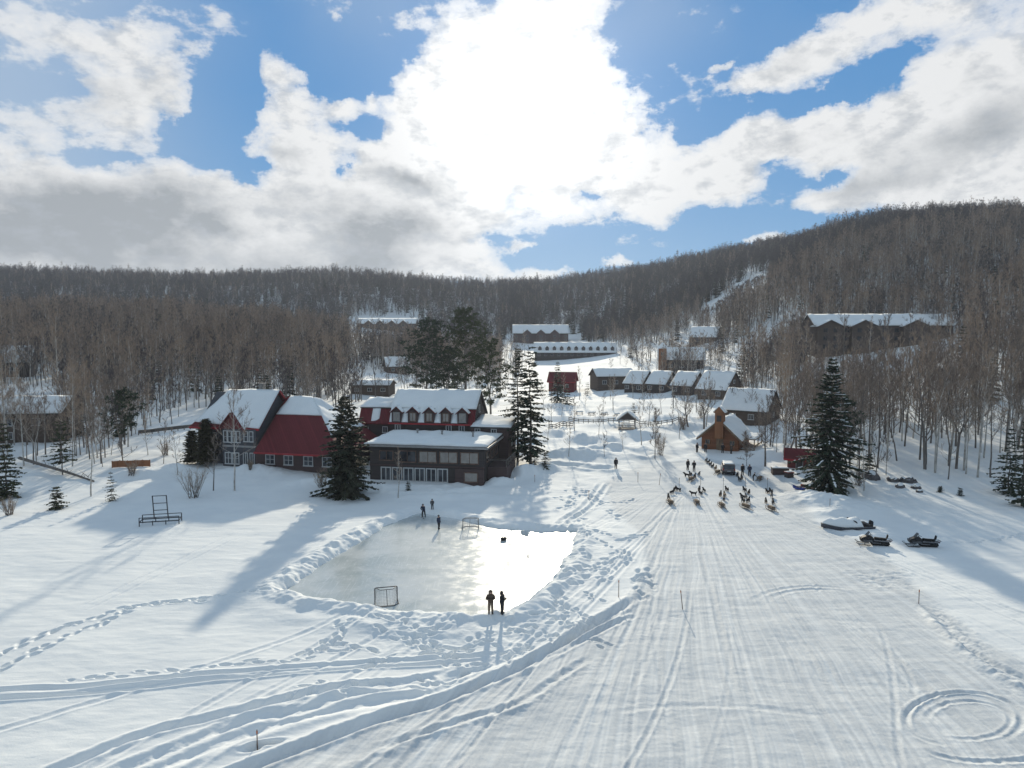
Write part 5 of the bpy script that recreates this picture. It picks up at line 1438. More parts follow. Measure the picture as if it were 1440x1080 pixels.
def houses():
    W2 = lambda *a: a
    house('snow-roofed grey-brown cabin among bare trees at the left edge', 'cabin', 30, 622, 10, 13, 9, 5.2, 7.6, 'siding_brown', name='cabin', seed=81, wins=[(-2, 3.6, 1.4, 1.3, 'front', 2), (2.5, 3.6, 1.4, 1.3, 'front', 2), (-2, 1.2, 1.4, 1.3, 'front', 2), (4, 3.4, 1.2, 1.3, 'right', 2)], cell=.7)
    house('cabin half hidden in the wood with a steep snowy roof, farthest left', 'cabin', 8, 530, 25, 13, 10, 4.5, 9.0, 'siding_dark', name='cabin', seed=82, wins=[(-2, 2.4, 1.4, 1.3, 'front', 2), (2, 2.4, 1.4, 1.3, 'front', 2)])
    house('brown house with a snowy roof and bare gable just behind the log chapel', 'house', 1046, 598, -38, 9.5, 9, 3.4, 7.4, 'siding_brown', name='house', seed=83, wins=[(-2.5, 1.9, 1.3, 1.2, 'front', 2), (1.5, 1.9, 1.3, 1.2, 'front', 2), (4.5, 2.2, 1.3, 1.2, 'right', 2), (4.5, 5.0, 1.1, 1.1, 'right', 2)], cell=.6)
    for i, (px, py, rz, wall, lab) in enumerate([(890, 552, -22, 'siding_dark', 'first snow-roofed cottage from the left in the row of four'), (922, 553, -24, 'siding_dark', 'second snow-roofed cottage from the left in the row of four'),
                                                (958, 556, -26, 'siding_dark', 'third snow-roofed cottage in the row, next to the dark-roofed end one'), (1000, 562, -30, 'siding_brown', 'right-hand end cottage of the row, with a big dark brown gable')]):
        house(lab, 'cottage', px, py, rz - 16, 6.2 if i < 3 else 8.5, 9, 3.0, 6.6 if i < 3 else 7.4, wall, name='cottage', seed=84 + i, group='row of four cottages', snow=.35 if i < 3 else .12,
              wins=[(-2.2, 1.7, 1.4, 1.2, 'front', 2), (2.0, 1.7, 1.4, 1.2, 'front', 2), (4.5, 2.0, 1.3, 1.2, 'right', 2), (4.5, 4.9, 1.0, 1.0, 'right', 2)])
    house('wide house with a flat snowy roof left of the cottage row', 'house', 866, 548, 10, 13.0, 9, 4.6, 7.0, 'siding_brown', name='house', seed=90, wins=[(-4, 2.6, 1.5, 1.3, 'front', 2), (0, 2.6, 1.5, 1.3, 'front', 2), (4, 2.6, 1.5, 1.3, 'front', 2)])
    house('bright red barn in the snowy field, behind a dark spruce', 'barn', 789, 551, -14, 8.6, 7, 3.6, 6.4, 'red_metal', name='barn', seed=91, roofmat='red_metal', snow=0, trim='red_trim', wins=[(-2, 2.0, 1.1, 1.1, 'front', 2), (2, 2.0, 1.1, 1.1, 'front', 2)], door=(0, 1.6, 2.2))
    h = house('broad dark house with a turret, above the row of cottages', 'house', 958, 524, -12, 17, 11, 5.0, 9.4, 'siding_dark', name='house', seed=92, snow=.10, wins=[(-4, 2.6, 1.6, 1.4, 'front', 2), (0, 2.6, 1.6, 1.4, 'front', 2), (4, 2.6, 1.6, 1.4, 'front', 2)])
    t = MB(); t.box(-8.6, -5.6, -1.2, 2.2, -1, 9.2); tt = t.build('turret', 'boards_tan', h); t = MB(); t.lathe([(2.5, 9.2), (.08, 11.6)], 4, (-7.1, .5)); t.build('turret_roof', 'snow', tt)
    window(tt, -7.1, -1.2, 7.2, 1.2, 1.2)
    house('small hillside cabin with patchy snow on its roof, below the rocky outcrop', 'cabin', 988, 484, -30, 13, 10, 3.6, 8.4, 'siding_brown', name='cabin', seed=93, snow=.35, wins=[(-2.5, 2.0, 1.5, 1.2, 'front', 2), (2.5, 2.0, 1.5, 1.2, 'front', 2)])
    house('low flat building with a snowy roof, between lodge and wood, left of the pines', 'building', 520, 556, -4, 11.5, 8, 3.0, 4.2, 'siding_brown', name='low_building', seed=94, wins=[(-4, 1.7, 1.4, 1.0, 'front', 2), (0, 1.7, 1.4, 1.0, 'front', 2), (4, 1.7, 1.4, 1.0, 'front', 2)])
    house('small snow-roofed house glimpsed through bare trees left of the big pines', 'house', 560, 526, 20, 9, 8, 3.2, 6.6, 'siding_brown', name='house', seed=95, wins=[(-2, 1.8, 1.2, 1.2, 'front', 2)])
    house('red-roofed shed half hidden behind the largest spruce', 'shed', 1124, 659, -24, 3.6, 3.2, 1.7, 2.8, 'siding_maroon', name='shed', seed=96, roofmat='red_metal', snow=0, trim='red_trim', cell=.5, door=(0, .9, 1.8), sink=.6)
houses()

def gazebo():
    x, y, z = on_ground(882, 605)
    o = thing('gazebo', 'small open gazebo with a steep snowy roof in the middle of the valley floor', 'gazebo', (x, y, z - .1), R(-8))
    f = MB(); f.box(-1.9, 1.9, 0, 3.8, -.4, .35); f.build('floor', 'stone', o)
    for sx in (-1.7, 1.7):
        for sy in (.2, 3.6): p = MB(); p.box(sx - .1, sx + .1, sy - .1, sy + .1, .35, 2.3); p.build('post', 'grey_trim', o)
    r = MB()
    for (a, b) in (((-1.75, .2), (1.75, .2)), ((-1.75, 3.6), (1.75, 3.6)), ((-1.7, .2), (-1.7, 3.6)), ((1.7, .2), (1.7, 3.6))):
        for zz in (.7, 1.2): r.bar((*a, zz), (*b, zz), .07)
    r.build('railing', 'grey_trim', o)
    g = MB(); g.prism([(-1.95, 0.1, 2.3), (1.95, 0.1, 2.3), (0, .1, 3.8)], (0, 3.6, 0)); g.build('gable', 'siding_dark', o)
    gable_roof(o, -1.95, 1.95, .1, 3.7, 2.3, 3.85, 'y', oh=.45, mat='grey_trim', snow=.4, seed=97, cell=.4)
gazebo()
# ================================================================== PEOPLE, DOGS, SLEDS, MACHINES AND OTHER THINGS
def paint(name, col, rough=.6, **kw): M[name] = plain(name, col, rough, **kw)
paint('coat_black', (.022, .022, .026), .8); paint('coat_navy', (.03, .04, .075), .8); paint('coat_brown', (.085, .06, .045), .8); paint('coat_red', (.24, .03, .03), .8)
paint('coat_grey', (.10, .10, .105), .8); paint('cloth_tan', (.17, .125, .09), .85); paint('cloth_dark', (.035, .033, .034), .85); paint('skin', (.45, .28, .21), .6); paint('glove', (.03, .028, .028), .8)
paint('fur_black', (.028, .026, .026), .9, scale=9); paint('fur_grey', (.11, .105, .10), .9, scale=9); paint('fur_tan', (.22, .15, .09), .9, scale=9); paint('fur_pale', (.42, .38, .33), .9, scale=9)
paint('orange', (.42, .12, .04), .7); paint('blue', (.02, .06, .28), .5); paint('canoe_red', (.34, .035, .025), .5); paint('plastic_black', (.018, .018, .02), .35); paint('plastic_grey', (.10, .105, .11), .45)
paint('rubber', (.02, .02, .02), .85); paint('steel', (.20, .20, .21), .45, metal=.6); paint('steel_dark', (.07, .07, .075), .55, metal=.3); paint('hull', (.07, .07, .085), .5); paint('car_paint', (.14, .125, .13), .3); paint('lamp_red', (.3, .02, .02), .3); paint('yellow', (.5, .33, .03), .6)
paint('rock', (.12, .11, .11), .9, var=.4, bump=.8)

def skinned(name, verts, edges, radii, root, mats, pick, sub=1):
    """one continuous body grown over a skeleton; pick(centre) gives the material slot of a face"""
    me = bpy.data.meshes.new('skeleton'); me.from_pydata(verts, edges, [])
    o = bpy.data.objects.new('skeleton', me); COL.objects.link(o)
    md = o.modifiers.new('Skin', 'SKIN'); md.use_smooth_shade = True
    for i, r in enumerate(radii):
        s = me.skin_vertices[0].data[i]; s.radius = (r, r) if not isinstance(r, tuple) else r; s.use_root = (i == root)
    sb = o.modifiers.new('Sub', 'SUBSURF'); sb.levels = sub; sb.render_levels = sub
    bpy.context.view_layer.update()
    ev = o.evaluated_get(bpy.context.evaluated_depsgraph_get())
    out = bpy.data.meshes.new_from_object(ev); out.name = name
    bpy.data.objects.remove(o); bpy.data.meshes.remove(me)
    out.materials.clear()
    for m in mats: out.materials.append(M[m])
    for p in out.polygons: p.material_index = pick(p.center); p.use_smooth = True
    return out

def person(label, px=None, py=None, rz=0.0, coat='coat_black', legs='cloth_dark', hat='coat_grey', h=1.75, arms='bent', stance=0.0, lean=0.0, loc=None, group=None, hood=False, stick=False):
    """rz = 0 faces the survey camera (-y)"""
    k = h / 1.75
    x, y, z = loc or on_ground(px, py)
    V, E, Rr = [], [], []
    def v(p, r, par=None):
        V.append((p[0] * k, p[1] * k, p[2] * k)); Rr.append(r * k * 1.42 if not isinstance(r, tuple) else (r[0] * k * 1.36, r[1] * k * 1.42))
        if par is not None: E.append((par, len(V) - 1))
        return len(V) - 1
    ly = -lean
    pel = v((0, .0, .93), (.165, .13)); bel = v((0, ly * .3, 1.10), (.17, .13), pel); che = v((0, ly * .75, 1.30), (.19, .135), bel); nk0 = v((0, ly, 1.45), (.11, .10), che)
    nk = v((0, ly * 1.08, 1.52), .062, nk0); hd = v((0, ly * 1.15 - .015, 1.615), (.085, .10), nk); tp = v((0, ly * 1.15, 1.70), (.075, .085), hd)
    v((0, ly * 1.15 - .115, 1.605), .018, hd)                      # nose
    for s in (-1, 1):
        st = stance * s
        hip = v((s * .095, 0, .88), .10, pel); kn = v((s * .12, -.03 - max(0, -st) * .3 + st * .3, .49), .072, hip); an = v((s * .13, st * .5, .10), .055, kn); hl = v((s * .13, st * .5 + .02, .045), .05, an); v((s * .145, st * .5 - .17, .04), .042, hl)
        sh = v((s * .21, ly, 1.40), .075, nk0)
        if arms == 'bent': el = v((s * .33, ly + .02, 1.15), .058, sh); wr = v((s * .15, ly - .24, 1.18), .042, el); d = Vector((-s * .5, -.6, .1))
        elif arms == 'down': el = v((s * .27, ly + .03, 1.13), .058, sh); wr = v((s * .28, ly - .05, .90), .042, el); d = Vector((0, -.1, -1))
        elif arms == 'stick': el = v((s * .27, ly - .08, 1.16), .058, sh); wr = v((s * .10 + .06, ly - .30, 1.0 - .12 * s), .042, el); d = Vector((0, -.6, -.5))
        else: el = v((s * .29, ly - .02, 1.16), .058, sh); wr = v((s * .24, ly - .26, 1.02), .042, el); d = Vector((0, -1, -.2))
        d.normalize(); w = Vector(V[wr]) / k
        pm = v(tuple(w + d * .06), (.045, .03), wr); v(tuple(w + d * .15), (.034, .024), pm)
        v(tuple(w + d * .05 + Vector((-s * .05, -.01, .03))), .018, pm)   # thumb of the mitten
    hx = Vector((0, ly * 1.15, 1.64)) * k
    def pick(c):
        if c.z > 1.50 * k: return 2
        if c.z < .16 * k: return 3
        if c.z < .86 * k and abs(c.x) < .22 * k: return 1
        return 0
    me = skinned('person', V, E, Rr, pel, [coat, legs, 'skin', 'glove'], pick)
    o = bpy.data.objects.new('person', me); COL.objects.link(o)
    o.location = (x, y, z - .01); o.rotation_euler = (0, 0, R(rz))
    tag(o, label, 'person', group)
    b = MB(); c0 = Vector((0, ly * 1.15 + .005, 0))
    pr = [(.135, 1.60 if hood else 1.635), (.145, 1.67), (.125, 1.75), (.07, 1.80), (.015, 1.815)]
    if hood: pr = [(.155, 1.50)] + pr
    b.lathe([(r * k, zz * k) for r, zz in pr], 10, (0, (c0.y + (.03 if hood else .01)) * k))
    if not hood: b.lathe([(.03 * k, 1.78 * k), (.035 * k, 1.81 * k), (.01 * k, 1.84 * k)], 6, (0, c0.y * k))
    b.build('hood' if hood else 'hat', coat if hood else hat, o, smooth=True)
    if stick:
        s_ = thing('hockey_stick', stick, 'hockey stick', (x, y, z), R(rz))
        m = MB(); m.bar((.05 * k, -.28 * k, 1.05 * k), (.30 * k, -.75 * k, .05), .03); m.build('shaft', 'timber', s_)
        m = MB(); m.bar((.30 * k, -.75 * k, .05), (.52 * k, -.92 * k, .04), .02, .07); m.build('blade', 'plastic_black', s_)
    return o

ice_z = -.10
def on_ice(px, py):
    x, y = at_z(px, py, ice_z); return (x, y, ice_z)
person('person in dark jacket with elbows out, left of the two by the rink', 690, 863, 8, 'coat_brown', 'cloth_tan', h=1.80, arms='bent', hood=True)
person('person in dark coat seen side on, right of the two by the rink', 706, 863, 70, 'coat_black', 'cloth_dark', h=1.76, arms='bent', hood=True)
person('skater in dark clothes bending forward at the far left corner of the rink', loc=on_ice(596, 727), rz=-20, coat='coat_navy', legs='cloth_dark', h=1.62, arms='stick', stance=.35, lean=.22, stick='wooden hockey stick held by the bent skater')
person('skater in dark navy standing on the ice near the far goal', loc=on_ice(617, 744), rz=60, coat='coat_navy', legs='cloth_dark', h=1.6, arms='down', stance=.1)
person('person in pale grey clothes beyond the far left corner of the rink', 608, 716, 0, 'coat_grey', 'coat_grey', h=1.3, arms='front', lean=.2)
for lab, px, py, rz, c, l, a in (
    ('person in black, left of two standing at the back of the dog teams', 967, 661, 20, 'coat_black', 'cloth_dark', 'down'), ('person in black with broad jacket, right of two at the back of the dog teams', 976, 663, -30, 'coat_black', 'cloth_dark', 'front'),
    ('person in dark clothes nearest the parked car on its right', 1044, 668, 10, 'coat_black', 'cloth_dark', 'down'), ('person in dark clothes a step further right of the parked car', 1054, 669, -25, 'coat_navy', 'cloth_dark', 'front'),
    ('person in dark trousers and coat standing left of the log chapel', 980, 636, 30, 'coat_black', 'cloth_dark', 'down'), ('person in dark coat by the left front corner of the log chapel', 992, 636, -10, 'coat_black', 'cloth_dark', 'down'),
    ('person in black near the chapel door', 1016, 637, 0, 'coat_black', 'cloth_dark', 'front'), ('person in brown at the right front corner of the log chapel', 1028, 638, 40, 'coat_brown', 'cloth_dark', 'down'),
    ('small dark figure alone on the snowy way left of the dog teams', 866, 659, 0, 'coat_black', 'cloth_dark', 'down'), ('person crouching low among the sleds, right of the parked car', 1059, 676, 80, 'coat_black', 'cloth_dark', 'front')):
    person(lab, px, py, rz, c, l, arms=a, h=1.25 if 'crouching' in lab else 1.72, lean=.3 if 'crouching' in lab else .05, group='people round the dog teams' if 'chapel' not in lab else 'people by the chapel')

# ---- sled dogs
def dog_mesh(seed, coat, legc, tail_up=True, head=0.0):
    V, E, Rr = [], [], []
    def v(p, r, par=None):
        V.append((p[0], p[1], p[2] * .86)); Rr.append(r * 1.38 if not isinstance(r, tuple) else (r[0] * 1.38, r[1] * 1.38))
        if par is not None: E.append((par, len(V) - 1))
        return len(V) - 1
    pel = v((0, .33, .52), (.105, .11)); mid = v((0, .08, .50), (.10, .105), pel); ch = v((0, -.20, .50), (.125, .15), mid); sh = v((0, -.33, .58), (.10, .12), ch)
    nk = v((0, -.43, .70), .082, sh); hd = v((head * .5, -.52, .79), .078, nk); mz = v((head, -.64, .765), .042, hd); v((head, -.70, .755), .026, mz)
    for s in (-1, 1):
        v((head * .5 + s * .05, -.49, .90), .018, hd)
        a = v((s * .10, -.26, .38), .055, ch); b = v((s * .10, -.25, .20), .034, a); c = v((s * .10, -.26, .045), .028, b); v((s * .10, -.30, .03), .026, c)
        a = v((s * .09, .34, .40), .075, pel); b = v((s * .095, .27, .27), .045, a); c = v((s * .095, .38, .16), .030, b); d = v((s * .095, .36, .035), .027, c); v((s * .095, .31, .03), .026, d)
    t = v((0, .44, .60), .05, pel); t2 = v((0, .52, .74 if tail_up else .46), .05, t); v((0, .44 if tail_up else .56, .84 if tail_up else .30), .03, t2)
    def pick(c):
        if c.z < .22 or c.y < -.58 or (c.z < .42 and abs(c.x) < .07): return 1
        return 0
    return skinned('sled_dog', V, E, Rr, 0, [coat, legc], pick, 1)
DOGS = [dog_mesh(1, 'fur_black', 'fur_tan'), dog_mesh(2, 'fur_black', 'fur_grey', False, .06), dog_mesh(3, 'fur_grey', 'fur_pale', True, -.06), dog_mesh(4, 'fur_tan', 'fur_pale', False), dog_mesh(5, 'fur_black', 'fur_black', True)]
DOGW = ['black and tan', 'black and grey', 'grey and white', 'tan and white', 'all black']
TEAMS = [
 ('first team from the left', [(949, 690, 0, 80), (954, 691, 4, 100), (945, 695, 1, 60), (940, 702, 0, 95)], (943, 709), 955),
 ('second team from the left', [(983, 690, 0, 70), (990, 692, 1, 110), (985, 696, 4, 90), (975, 697, 4, 170)], (980, 709), 985),
 ('middle team', [(1022, 691, 4, 120), (1013, 698, 0, 70), (1019, 699, 3, 95), (1018, 704, 1, 80)], (1015, 713), 1017),
 ('fourth team from the left', [(1047, 692, 4, 90), (1053, 695, 0, 60), (1044, 701, 1, 100), (1049, 701, 2, 80), (1045, 707, 0, 85), (1052, 707, 4, 75)], (1049, 715), 1048),
 ('right-hand team', [(1079, 694, 0, 80), (1084, 694, 4, 100), (1085, 700, 2, 90), (1077, 708, 0, 70), (1087, 709, 4, 95)], (1085, 718), 1079),
 ('rear team behind the left sleds', [(971, 669, 4, 100), (983, 669, 2, 60), (977, 672, 0, 85), (966, 671, 1, 120)], (972, 676), None),
 ('slanting team beside the parked car', [(996, 652, 0, 60), (999, 655, 4, 75), (1002, 658, 1, 60), (1006, 661, 3, 65), (993, 650, 2, 60)], (1009, 666), None),
 ('team just right of the parked car', [(1037, 670, 4, 80), (1043, 674, 0, 60), (1040, 677, 1, 110)], (1068, 675), None),
]
rr_ = random.Random(8)
PLACE = ['leftmost', 'second from left', 'third from left', 'third from right', 'second from right', 'rightmost']
def sled_proto():
    o = thing('dog_sled', '', 'dog sled')
    for s in (-1, 1):
        m = MB(); m.tube([(s * .28, -1.35, .06), (s * .28, .9, .06), (s * .27, 1.2, .16), (s * .22, 1.32, .34)], .03, 6); m.build('runner', 'timber', o)
        m = MB(); m.tube([(s * .27, -.75, .08), (s * .25, -.7, .55), (s * .22, -.62, .98)], .022, 6); m.tube([(s * .27, .3, .08), (s * .26, .3, .36)], .02, 6); m.tube([(s * .26, -.7, .5), (s * .25, .8, .34), (s * .22, 1.3, .34)], .018, 6); m.build('stanchion', 'timber', o)
    m = MB(); m.box(-.25, .25, -.7, 1.0, .24, .27); m.build('bed', 'old_timber', o)
    m = MB(); m.tube([(-.22, -.62, .98), (-.12, -.66, 1.04), (.12, -.66, 1.04), (.22, -.62, .98)], .022, 6); m.build('handlebar', 'timber', o)
    m = MB(); m.prism([(-.24, -.66, .27), (.24, -.66, .27), (.22, -.6, .62), (-.22, -.6, .62)], (0, 1.35, -.08)); m.build('bag', 'cloth_tan', o, bevel=.05)
    m = MB(); m.tube([(-.22, 1.3, .34), (0, 1.42, .36), (.22, 1.3, .34)], .025, 6); m.build('brush_bow', 'timber', o)
    return o
SLED = sled_proto(); SLED_K = kids_of(SLED); sled_used = False
def stake(label, px, py, h=1.6, mat='rust', cat='stake', group=None, r=.028, flag=None, loc=None, tilt=0.0):
    x, y, z = loc or on_ground(px, py)
    o = thing('marker_stake', label, cat, (x, y, z), 0, group); o.rotation_euler = (0, tilt, 0)
    m = MB(); m.tube([(0, 0, -.3), (0, 0, h)], [r, r * .85], 7); m.build('pole', mat, o)
    m = MB(); m.lathe([(r * 1.3, h - .22), (r * 1.3, h - .06)], 7); m.build('band', flag or 'orange', o)
    return o
for nm, dogs, sled, line in TEAMS:
    dogs = sorted(dogs)
    for i, (px, py, kd, a) in enumerate(dogs):
        x, y, z = on_ground(px, py)
        o = bpy.data.objects.new('sled_dog', DOGS[kd]); COL.objects.link(o)
        o.location = (x, y, z - .01); o.rotation_euler = (0, 0, R(a + 90 + rr_.uniform(-25, 25)))
        s = rr_.uniform(.84, 1.0); o.scale = (s * 1.05, s, s)
        pos = PLACE[i] if i < (len(dogs) + 1) // 2 else PLACE[6 - (len(dogs) - i)]
        tag(o, f'{DOGW[kd]} dog, {pos} in the {nm}', 'dog', 'sled dogs of the ' + nm)
    px, py = sled
    x, y, z = on_ground(px, py)
    if not sled_used: o = SLED; sled_used = True
    else: o = copy_tree(SLED, SLED_K)
    o.location = (x, y, z); o.rotation_euler = (0, 0, R(rr_.uniform(-12, 12) - (0 if line else 40)))
    tag(o, f'wooden dog sled of the {nm}', 'dog sled', 'dog sleds parked on the groomed snow')
    if line:
        stake(f'thin picket stake behind the {nm}', line, 689, 1.75, 'steel_dark', 'stake', 'picket stakes of the dog teams', flag='orange' if line == 1079 else 'steel_dark')

# ---- snowmobiles
def snowmobile():
    o = thing('snowmobile', '', 'snowmobile')           # faces +x
    m = MB(); m.prism([(-1.45, -.22, .16), (-1.25, -.22, .02), (.15, -.22, .02), (.35, -.22, .22), (.1, -.22, .40), (-1.35, -.22, .42)], (0, .44, 0)); tr = m.build('track', 'rubber', o, bevel=.03)
    m = MB()
    for xx in np.linspace(-1.3, .1, 12): m.box(xx - .03, xx + .03, -.21, .21, .0, .025)
    m.build('lug', 'rubber', tr)
    m = MB(); m.prism([(-1.5, -.26, .42), (.2, -.26, .42), (.2, -.26, .56), (-1.5, -.26, .50)], (0, .52, 0)); m.build('tunnel', 'steel', o)
    m = MB(); m.prism([(-.05, -.42, .30), (.95, -.38, .28), (1.28, -.30, .42), (1.15, -.30, .66), (.55, -.36, .92), (.05, -.36, .80)], (0, .78, 0)); m.build('cowl', 'plastic_black', o, bevel=.09)
    m = MB(); m.prism([(.05, -.44, .34), (.85, -.43, .32), (1.0, -.40, .5), (.2, -.45, .56)], (0, .9, 0)); m.build('side_panel', 'plastic_grey', o, bevel=.03)
    m = MB(); m.prism([(-1.15, -.19, .54), (-.05, -.19, .56), (-.05, -.17, .78), (-.4, -.17, .74), (-1.15, -.17, .72)], (0, .36, 0)); st = m.build('seat', 'rubber', o, bevel=.05)
    m = MB(); m.prism([(-1.22, -.17, .70), (-1.08, -.17, .70), (-1.18, -.15, 1.12), (-1.28, -.15, 1.10)], (0, .32, 0)); m.build('backrest', 'rubber', st, bevel=.04)
    m = MB(); m.add([(.62, -.30, .90), (.62, .30, .90), (.36, .24, 1.26), (.36, -.24, 1.26), (.60, -.30, .90), (.60, .30, .90), (.34, .24, 1.26), (.34, -.24, 1.26), (.78, 0, .92), (.48, 0, 1.30), (.76, 0, .92), (.46, 0, 1.30)],
        [(0, 8, 9, 3), (8, 1, 2, 9), (4, 7, 11, 10), (10, 11, 6, 5), (0, 3, 7, 4), (1, 5, 6, 2), (3, 9, 11, 7), (9, 2, 6, 11), (0, 4, 10, 8), (8, 10, 5, 1)]); m.build('windshield', 'plastic_grey', o)
    m = MB(); m.tube([(.16, -.40, 1.02), (.24, -.2, 1.03), (.26, 0, 1.0), (.24, .2, 1.03), (.16, .40, 1.02)], .022, 6); m.tube([(.26, 0, 1.0), (.38, 0, .82)], .03, 6); m.build('handlebar', 'plastic_black', o)
    for s in (-1, 1):
        m = MB(); m.prism([(.30, s * .50 - .075, .03), (1.35, s * .50 - .075, .03), (1.60, s * .50 - .06, .24), (1.55, s * .50 - .06, .26), (1.30, s * .50 - .075, .06), (.30, s * .50 - .075, .06)], (0, .15, 0)); sk = m.build('ski', 'plastic_black', o)
        m = MB(); m.bar((.85, s * .50, .06), (.80, s * .40, .42), .05); m.bar((.85, s * .50, .2), (.65, s * .30, .30), .03); m.tube([(1.55, s * .5, .25), (1.40, s * .5, .30), (1.25, s * .5, .06)], .014, 5); m.build('spindle', 'steel', sk)
        m = MB(); m.box(1.17, 1.22, s * .16 - .08, s * .16 + .08, .56, .66); m.build('headlight', 'glass', o)
        m = MB(); m.box(-.6, .2, s * .34 - .09, s * .34 + .09, .26, .30); m.build('running_board', 'steel', o)
    m = MB(); m.tube([(-1.35, -.24, .52), (-1.62, -.22, .60), (-1.62, .22, .60), (-1.35, .24, .52)], .022, 6); m.tube([(-1.3, -.22, .54), (-1.3, -.22, .66), (-1.55, -.22, .66)], .015, 5); m.tube([(-1.3, .22, .54), (-1.3, .22, .66), (-1.55, .22, .66)], .015, 5); m.build('rear_bumper', 'steel_dark', o)
    m = MB(); m.box(-1.56, -1.52, -.12, .12, .46, .52); m.build('tail_lamp', 'lamp_red', o)
    return o
S1 = snowmobile(); S1K = kids_of(S1)
S2 = copy_tree(S1, S1K)
for o, lab, (px, py), rz in ((S1, 'black snowmobile with a tall seat back, parked nearer the snowed-in boat', (1228, 766), 162), (S2, 'black snowmobile parked at the edge of the hill shadow, farther right', (1296, 768), 168)):
    x, y, z = on_ground(px, py); o.location = (x, y, z + .01); o.rotation_euler = (0, 0, R(rz)); s = 1.08; o.scale = (s, s, s); tag(o, lab, 'snowmobile', 'snowmobiles parked on the snow')

# ---- boat under snow
def boat():
    x, y, z = on_ground(1189, 742)
    o = thing('boat', 'dark open boat half buried and filled with snow', 'boat', (x, y, z - .30), R(4))
    V, F = [], []; n = 16; secs = []
    L = 5.8
    for i in range(n + 1):
        t = i / n; xx = -L / 2 + L * t
        w = 1.3 * (1 - max(0, (.42 - t) / .42) ** 2.2) * (1 - .12 * max(0, t - .8) / .2); kz = .02 + .45 * max(0, (.30 - t) / .30) ** 1.7; gz = .62 + .26 * max(0, (.4 - t) / .4) ** 1.4
        w = max(w, .03)
        secs.append((xx, w, kz, gz))
        V += [(xx, -w, gz), (xx, -w * .86, kz + .16), (xx, 0, kz), (xx, w * .86, kz + .16), (xx, w, gz), (xx, w * .88, gz - .02), (xx, 0, gz - .22), (xx, -w * .88, gz - .02)]
    for i in range(n):
        for k in range(8): F.append((i * 8 + k, (i + 1) * 8 + k, (i + 1) * 8 + (k + 1) % 8, i * 8 + (k + 1) % 8))
    F.append(tuple(range(8))); F.append(tuple(n * 8 + k for k in reversed(range(8))))
    mesh_obj('hull', V, F, [M['hull']], o)
    m = MB()
    for s in (-1, 1): m.tube([(a, s * b, d + .01) for a, b, c, d in secs], .055, 6)
    m.build('gunwale', 'plastic_grey', o, smooth=True)
    V, F = [], []
    for i, (xx, w, kz, gz) in enumerate(secs[:-4]):
        for j in range(7):
            u = j / 3 - 1; V.append((xx, u * w * .96, gz + .02 + .75 * (1 - u * u) * min(1, i / 3) * (1 + .5 * float(perlin(xx, u * 2, 4)))))
    m_ = len(secs) - 4
    for i in range(m_ - 1):
        for j in range(6): F.append((i * 7 + j, (i + 1) * 7 + j, (i + 1) * 7 + j + 1, i * 7 + j + 1))
    b0 = len(V)
    V += [(xx, (j / 3 - 1) * w * .94, gz - .03) for (xx, w, kz, gz) in secs[:-4] for j in range(7)]
    for i in range(m_ - 1):
        for j in range(6): F.append((b0 + i * 7 + j, b0 + i * 7 + j + 1, b0 + (i + 1) * 7 + j + 1, b0 + (i + 1) * 7 + j))
    for i in range(m_ - 1): F.append((i * 7, b0 + i * 7, b0 + (i + 1) * 7, (i + 1) * 7)); F.append((i * 7 + 6, (i + 1) * 7 + 6, b0 + (i + 1) * 7 + 6, b0 + i * 7 + 6))
    for j in range(6): F.append(((m_ - 1) * 7 + j, b0 + (m_ - 1) * 7 + j, b0 + (m_ - 1) * 7 + j + 1, (m_ - 1) * 7 + j + 1)); F.append((j, j + 1, b0 + j + 1, b0 + j))
    mesh_obj('snow_cover', V, F, [M['snow']], o, smooth=True)
    m = MB(); m.prism([(1.0, -.95, .60), (1.25, -.95, .60), (.75, -.85, 1.25), (.62, -.85, 1.25)], (0, 1.85, 0)); m.build('windscreen', 'plastic_black', o)
    m = MB(); m.prism([(2.75, -.22, .3), (3.2, -.22, .3), (3.25, -.2, 1.0), (2.85, -.2, 1.15)], (0, .44, 0)); m.build('outboard_motor', 'plastic_black', o, bevel=.08)
    m = MB(); m.box(2.1, 2.7, -.85, .85, .60, .75); m.build('seat', 'cloth_dark', o, bevel=.04)
boat()

